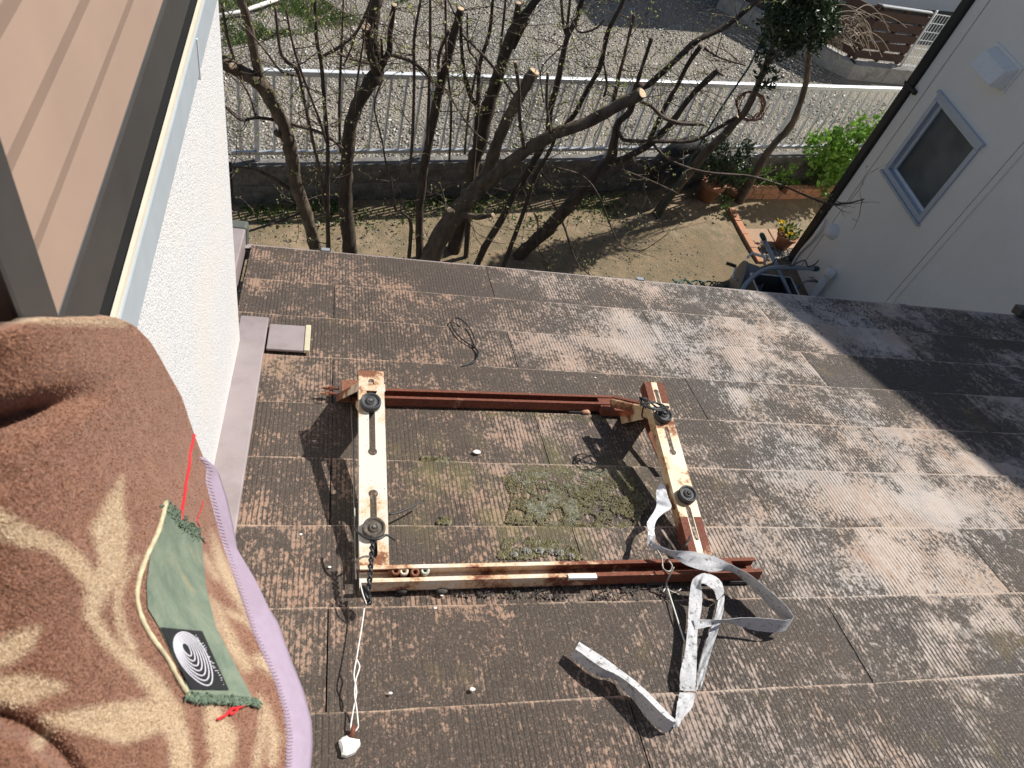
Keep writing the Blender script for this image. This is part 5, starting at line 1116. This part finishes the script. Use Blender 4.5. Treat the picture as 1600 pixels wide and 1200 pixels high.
tree('pruned_tree', 'low leaning dark tree with several forks spreading to the right along the fence', 4.42, [
 ([(792, 422, 22), (815, 395, 20), (847, 367, 20), (872, 340, 20), (902, 307, 20), (932, 270, 20), (955, 245, 16), (965, 195, 11), (985, 172, 10), (995, 135, 10), (1012, 133, 10), (1060, 90, 9), (1085, 66, 9), (1135, 40, 8), (1175, 8, 7), (1200, -20, 6)], 0, -.05),
 ([(955, 250, 12), (970, 250, 11), (1005, 232, 11), (1042, 200, 10), (1080, 150, 9), (1100, 130, 9), (1122, 110, 9)], 0, -.1), ([(967, 205, 6), (972, 216, 6), (985, 220, 6), (1035, 221, 6), (1080, 220, 6), (1110, 207, 6), (1152, 182, 6)], -.05, -.25, True), ([(1012, 225, 7), (1035, 175, 7), (1060, 130, 7), (1075, 100, 7), (1095, 72, 8)], -.05, -.1),
 ([(957, 165, 5), (965, 125, 5), (977, 82, 5), (990, 22, 4)], -.1, -.1), ([(992, 140, 6), (1005, 100, 6), (1018, 60, 6)], -.05, -.1), ([(960, 165, 4), (962, 150, 4), (975, 87, 4), (992, 25, 3)], -.1, -.2), ([(944, 150, 4), (948, 130, 4), (943, 97, 3)], -.1, -.2), ([(1120, 112, 5), (1130, 118, 3)], -.1, -.15),
 ([(1022, 227, 5), (1042, 247, 4), (1075, 262, 4), (1110, 270, 4), (1175, 276, 4), (1225, 291, 3), (1262, 307, 3), (1297, 319, 3), (1327, 317, 2.5), (1350, 311, 2)], -.1, -.9), ([(1100, 75, 4), (1125, 90, 3), (1165, 102, 3)], -.1, -.2), ([(950, 258, 3), (990, 272, 3), (1020, 284, 3), (1055, 300, 2)], -.2, -.5), ([(870, 262, 3), (910, 275, 3), (935, 305, 3), (955, 355, 2.5), (972, 384, 2), (1008, 392, 2)], -.3, -.6), ([(860, 310, 3), (880, 350, 3), (893, 390, 3), (905, 415, 2), (922, 430, 2)], -.2, -.5), ([(825, 318, 3), (840, 345, 3), (840, 385, 2), (855, 410, 2), (860, 425, 2)], -.2, -.4)], 15)
# evergreen
ev = tree('evergreen_tree', 'dark glossy evergreen with a dense leafy crown above the fence', 4.85, [([(1100, 240, 13), (1130, 212, 13), (1147, 192, 12), (1167, 170, 11), (1185, 130, 10), (1197, 100, 9), (1210, 67, 8), (1228, 30, 7), (1240, -20, 6)], 0, -.05), ([(1190, 110, 4), (1210, 90, 3), (1220, 70, 3)], 0, -.2), ([(1170, 165, 4), (1178, 145, 3), (1195, 132, 3), (1225, 120, 2)], 0, -.15)], 0, None, 'barkpale')
pts = []
for _ in range(120):
    a, r_ = RNG.uniform(0, 6.283), math.sqrt(RNG.random()); c = (1248 + 56 * r_ * math.cos(a), 18 + 66 * r_ * math.sin(a))
    if c[0] + c[1] * .6 > 1330: continue
    pts += cluster(c, 4.80 + RNG.uniform(-.2, .2), 12, 12, 34, .07)
for _ in range(20): pts += cluster((RNG.uniform(1180, 1215), RNG.uniform(60, 140)), 4.8, 8, 8, 9, .06)
leaves('crown', M['leafdark'], pts, .062, ev, .3, aspect=.45)
# weeping bare tree
we = tree('weeping_tree', 'slim pale tree with drooping bare twigs in the planted bed', 5.0, [([(1177, 276, 12), (1192, 250, 12), (1210, 225, 11), (1235, 197, 11), (1250, 162, 9), (1260, 125, 9), (1264, 87, 8), (1268, 66, 7), (1285, 40, 5), (1300, 20, 4)], 0, 0), ([(1268, 66, 5), (1290, 62, 4), (1325, 45, 3), (1350, 30, 2)], 0, -.1), ([(1268, 70, 5), (1245, 55, 4), (1225, 30, 3), (1190, 22, 2)], 0, -.1)], 0, None, 'barkpale')
b = MB()
for _ in range(75):
    x0, y0 = RNG.uniform(1262, 1345), RNG.uniform(18, 66); dx = RNG.normal(22, 30); up_ = RNG.uniform(-18, 4); dn = RNG.uniform(5, 55)
    q = [(x0, y0, 3), (x0 + dx * .4, y0 + up_, 2.6), (x0 + dx * .8, y0 + up_ * .6 + dn * .3, 2.2), (x0 + dx * 1.05, y0 + dn * .8, 1.6)]; P_, R_ = limb3d(q, 5.0, RNG.uniform(-.2, .2), RNG.uniform(-.35, .3), 4); b.tube(P_, [r_ * .6 for r_ in R_], 4)
tag(b.build('twigs', M['barkgrey'], we, True), kind='stuff')
b = MB()
for k in range(9):
    q = [(1172 + (20 + 3 * math.sin(k)) * math.cos(a) + k % 3, 165 + (22 + 2 * math.cos(k * 2)) * math.sin(a), 2.4) for a in np.linspace(0, 6.283, 14)]; q = [(x + RNG.normal(0, 2.5), y + RNG.normal(0, 2.5), 1.3) for x, y, _ in q]; P_, R_ = limb3d(q, 4.88, -.05 + .01 * k, .02, 3); b.tube(P_, R_, 4)
tag(b.build('coiled_vine', M['ring_rust'], None, True), 'coil of reddish vine hanging round the evergreen stem at the fence', 'vine')
q = [on_f(1197, 52, 4.95), on_f(1170, 105, 4.92), on_f(1122, 176, 4.88)]; base = q[2] + (q[2] - q[0]).normalized() * .9; base.z = 0
tag(MB().tube([base] + q[::-1], .009, 8).build('green_stake', M['greencap'], None, True), 'thin green plant stake leaning beside the evergreen stem', 'stake')

# ------------------------------------------------------------------ far side of the lot
pa, pcn, pb = on_z(1118, 12, ZL), on_z(1322, 124, ZL), on_z(1480, 140, ZL); KH = .20
kb = empty('concrete_kerb_wall', pcn); tag(kb, 'low concrete base wall under the brown slat fence across the lot', 'wall')
for i, (a, c) in enumerate(((pa, pcn), (pcn, pb))):
    d = (c - a).normalized(); pw = Vector((-d.y, d.x, 0)); L = (c - a).length; nb = max(1, int(L / .45))
    for k in range(nb): bevel(MB().obox(a + d * (k * L / nb + .002) - Vector((0, 0, .08)), d * (L / nb - .004), pw * .16, Vector((0, 0, KH + .08))).build('concrete_block', M['concrete'], kb), .006)
sf = empty('slat_fence', pcn + Vector((.15, .12, KH))); tag(sf, 'dark brown horizontal slat fence turning a corner on its concrete base', 'fence')
d1 = (pb - pcn).normalized(); pw1 = Vector((-d1.y, d1.x, 0)); d0 = (pa - pcn).normalized(); pw0 = Vector((d0.y, -d0.x, 0)); st0 = pcn + pw1 * .10 + pw0 * .04 + Vector((0, 0, ZL * 0))
zk = ZL + KH
for (d, pw, L) in ((d1, pw1, (on_z(1408, 104, zk) - on_z(1338, 100, zk)).length * 1.0), (d0, pw0, 1.7)):
    for k in range(5): bevel(MB().obox(Vector((st0.x, st0.y, zk + .035 + k * .128)), d * L, pw * .022, Vector((0, 0, .098))).build('slat', M['slat'], sf), .003)
    for q in ((.04, L * .5, L - .05)): MB().obox(Vector((st0.x, st0.y, zk - .0)) + d * q + pw * .024, d * .05, pw * .04, Vector((0, 0, .69))).build('post', M['slat'], sf)
L1 = (on_z(1408, 104, zk) - on_z(1338, 100, zk)).length
MB().obox(Vector((st0.x, st0.y, zk + .69)) - d1 * .01, d1 * (L1 + .01), pw1 * .05, Vector((0, 0, .014))).build('cap_rail', M['alu'], sf)
mo = Vector((st0.x, st0.y, 0)) + d1 * (L1 + .03); mf = empty('wire_mesh_fence', Vector((mo.x, mo.y, zk))); tag(mf, 'white wire mesh fence panel continuing from the brown slat fence', 'fence')
b = MB()
for k in range(22): b.tube([mo + d1 * .05 * k + Vector((0, 0, zk)), mo + d1 * .05 * k + Vector((0, 0, zk + .70))], .004, 5)
for k in range(7): b.tube([mo + Vector((0, 0, zk + .02 + k * .112)), mo + d1 * 1.06 + Vector((0, 0, zk + .02 + k * .112))], .005, 5)
tag(b.build('wire_grid', M['meshwhite'], mf), kind='stuff')
for q in (0, 1.05): MB().tube([mo + d1 * q + Vector((0, 0, zk - .02)), mo + d1 * q + Vector((0, 0, zk + .74))], .014, 8).build('post', M['meshwhite'], mf, True)
g0 = on_z(1140, 10, ZL); ga = empty('garage', Vector((g0.x, g0.y, ZL))); tag(ga, 'pale blue-grey garage standing behind the slat fence', 'garage')
MB().obox(Vector((g0.x, g0.y, ZL + .18)), FD * 6, FN * 4, Vector((0, 0, 2.35))).build('wall', M['garage'], ga)
MB().obox(Vector((g0.x, g0.y, ZL - .05)) - FD * .01 - FN * .01, FD * 6.02, FN * 4.02, Vector((0, 0, .225))).build('plinth', M['bronze'], ga)
MB().obox(Vector((g0.x, g0.y, ZL + 2.53)) - FD * .12 - FN * .12, FD * 6.24, FN * 4.24, Vector((0, 0, .10))).build('roof', M['bronze'], ga)
q = [on_z(325, 27, ZL + .05), on_z(378, 18, ZL + .05), on_z(435, -2, ZL + .05)]
tag(MB().tube(q, .02, 8).build('white_pipe', M['whiteplastic'], None, True), 'white plastic pipe lying in the grass of the lot', 'pipe')
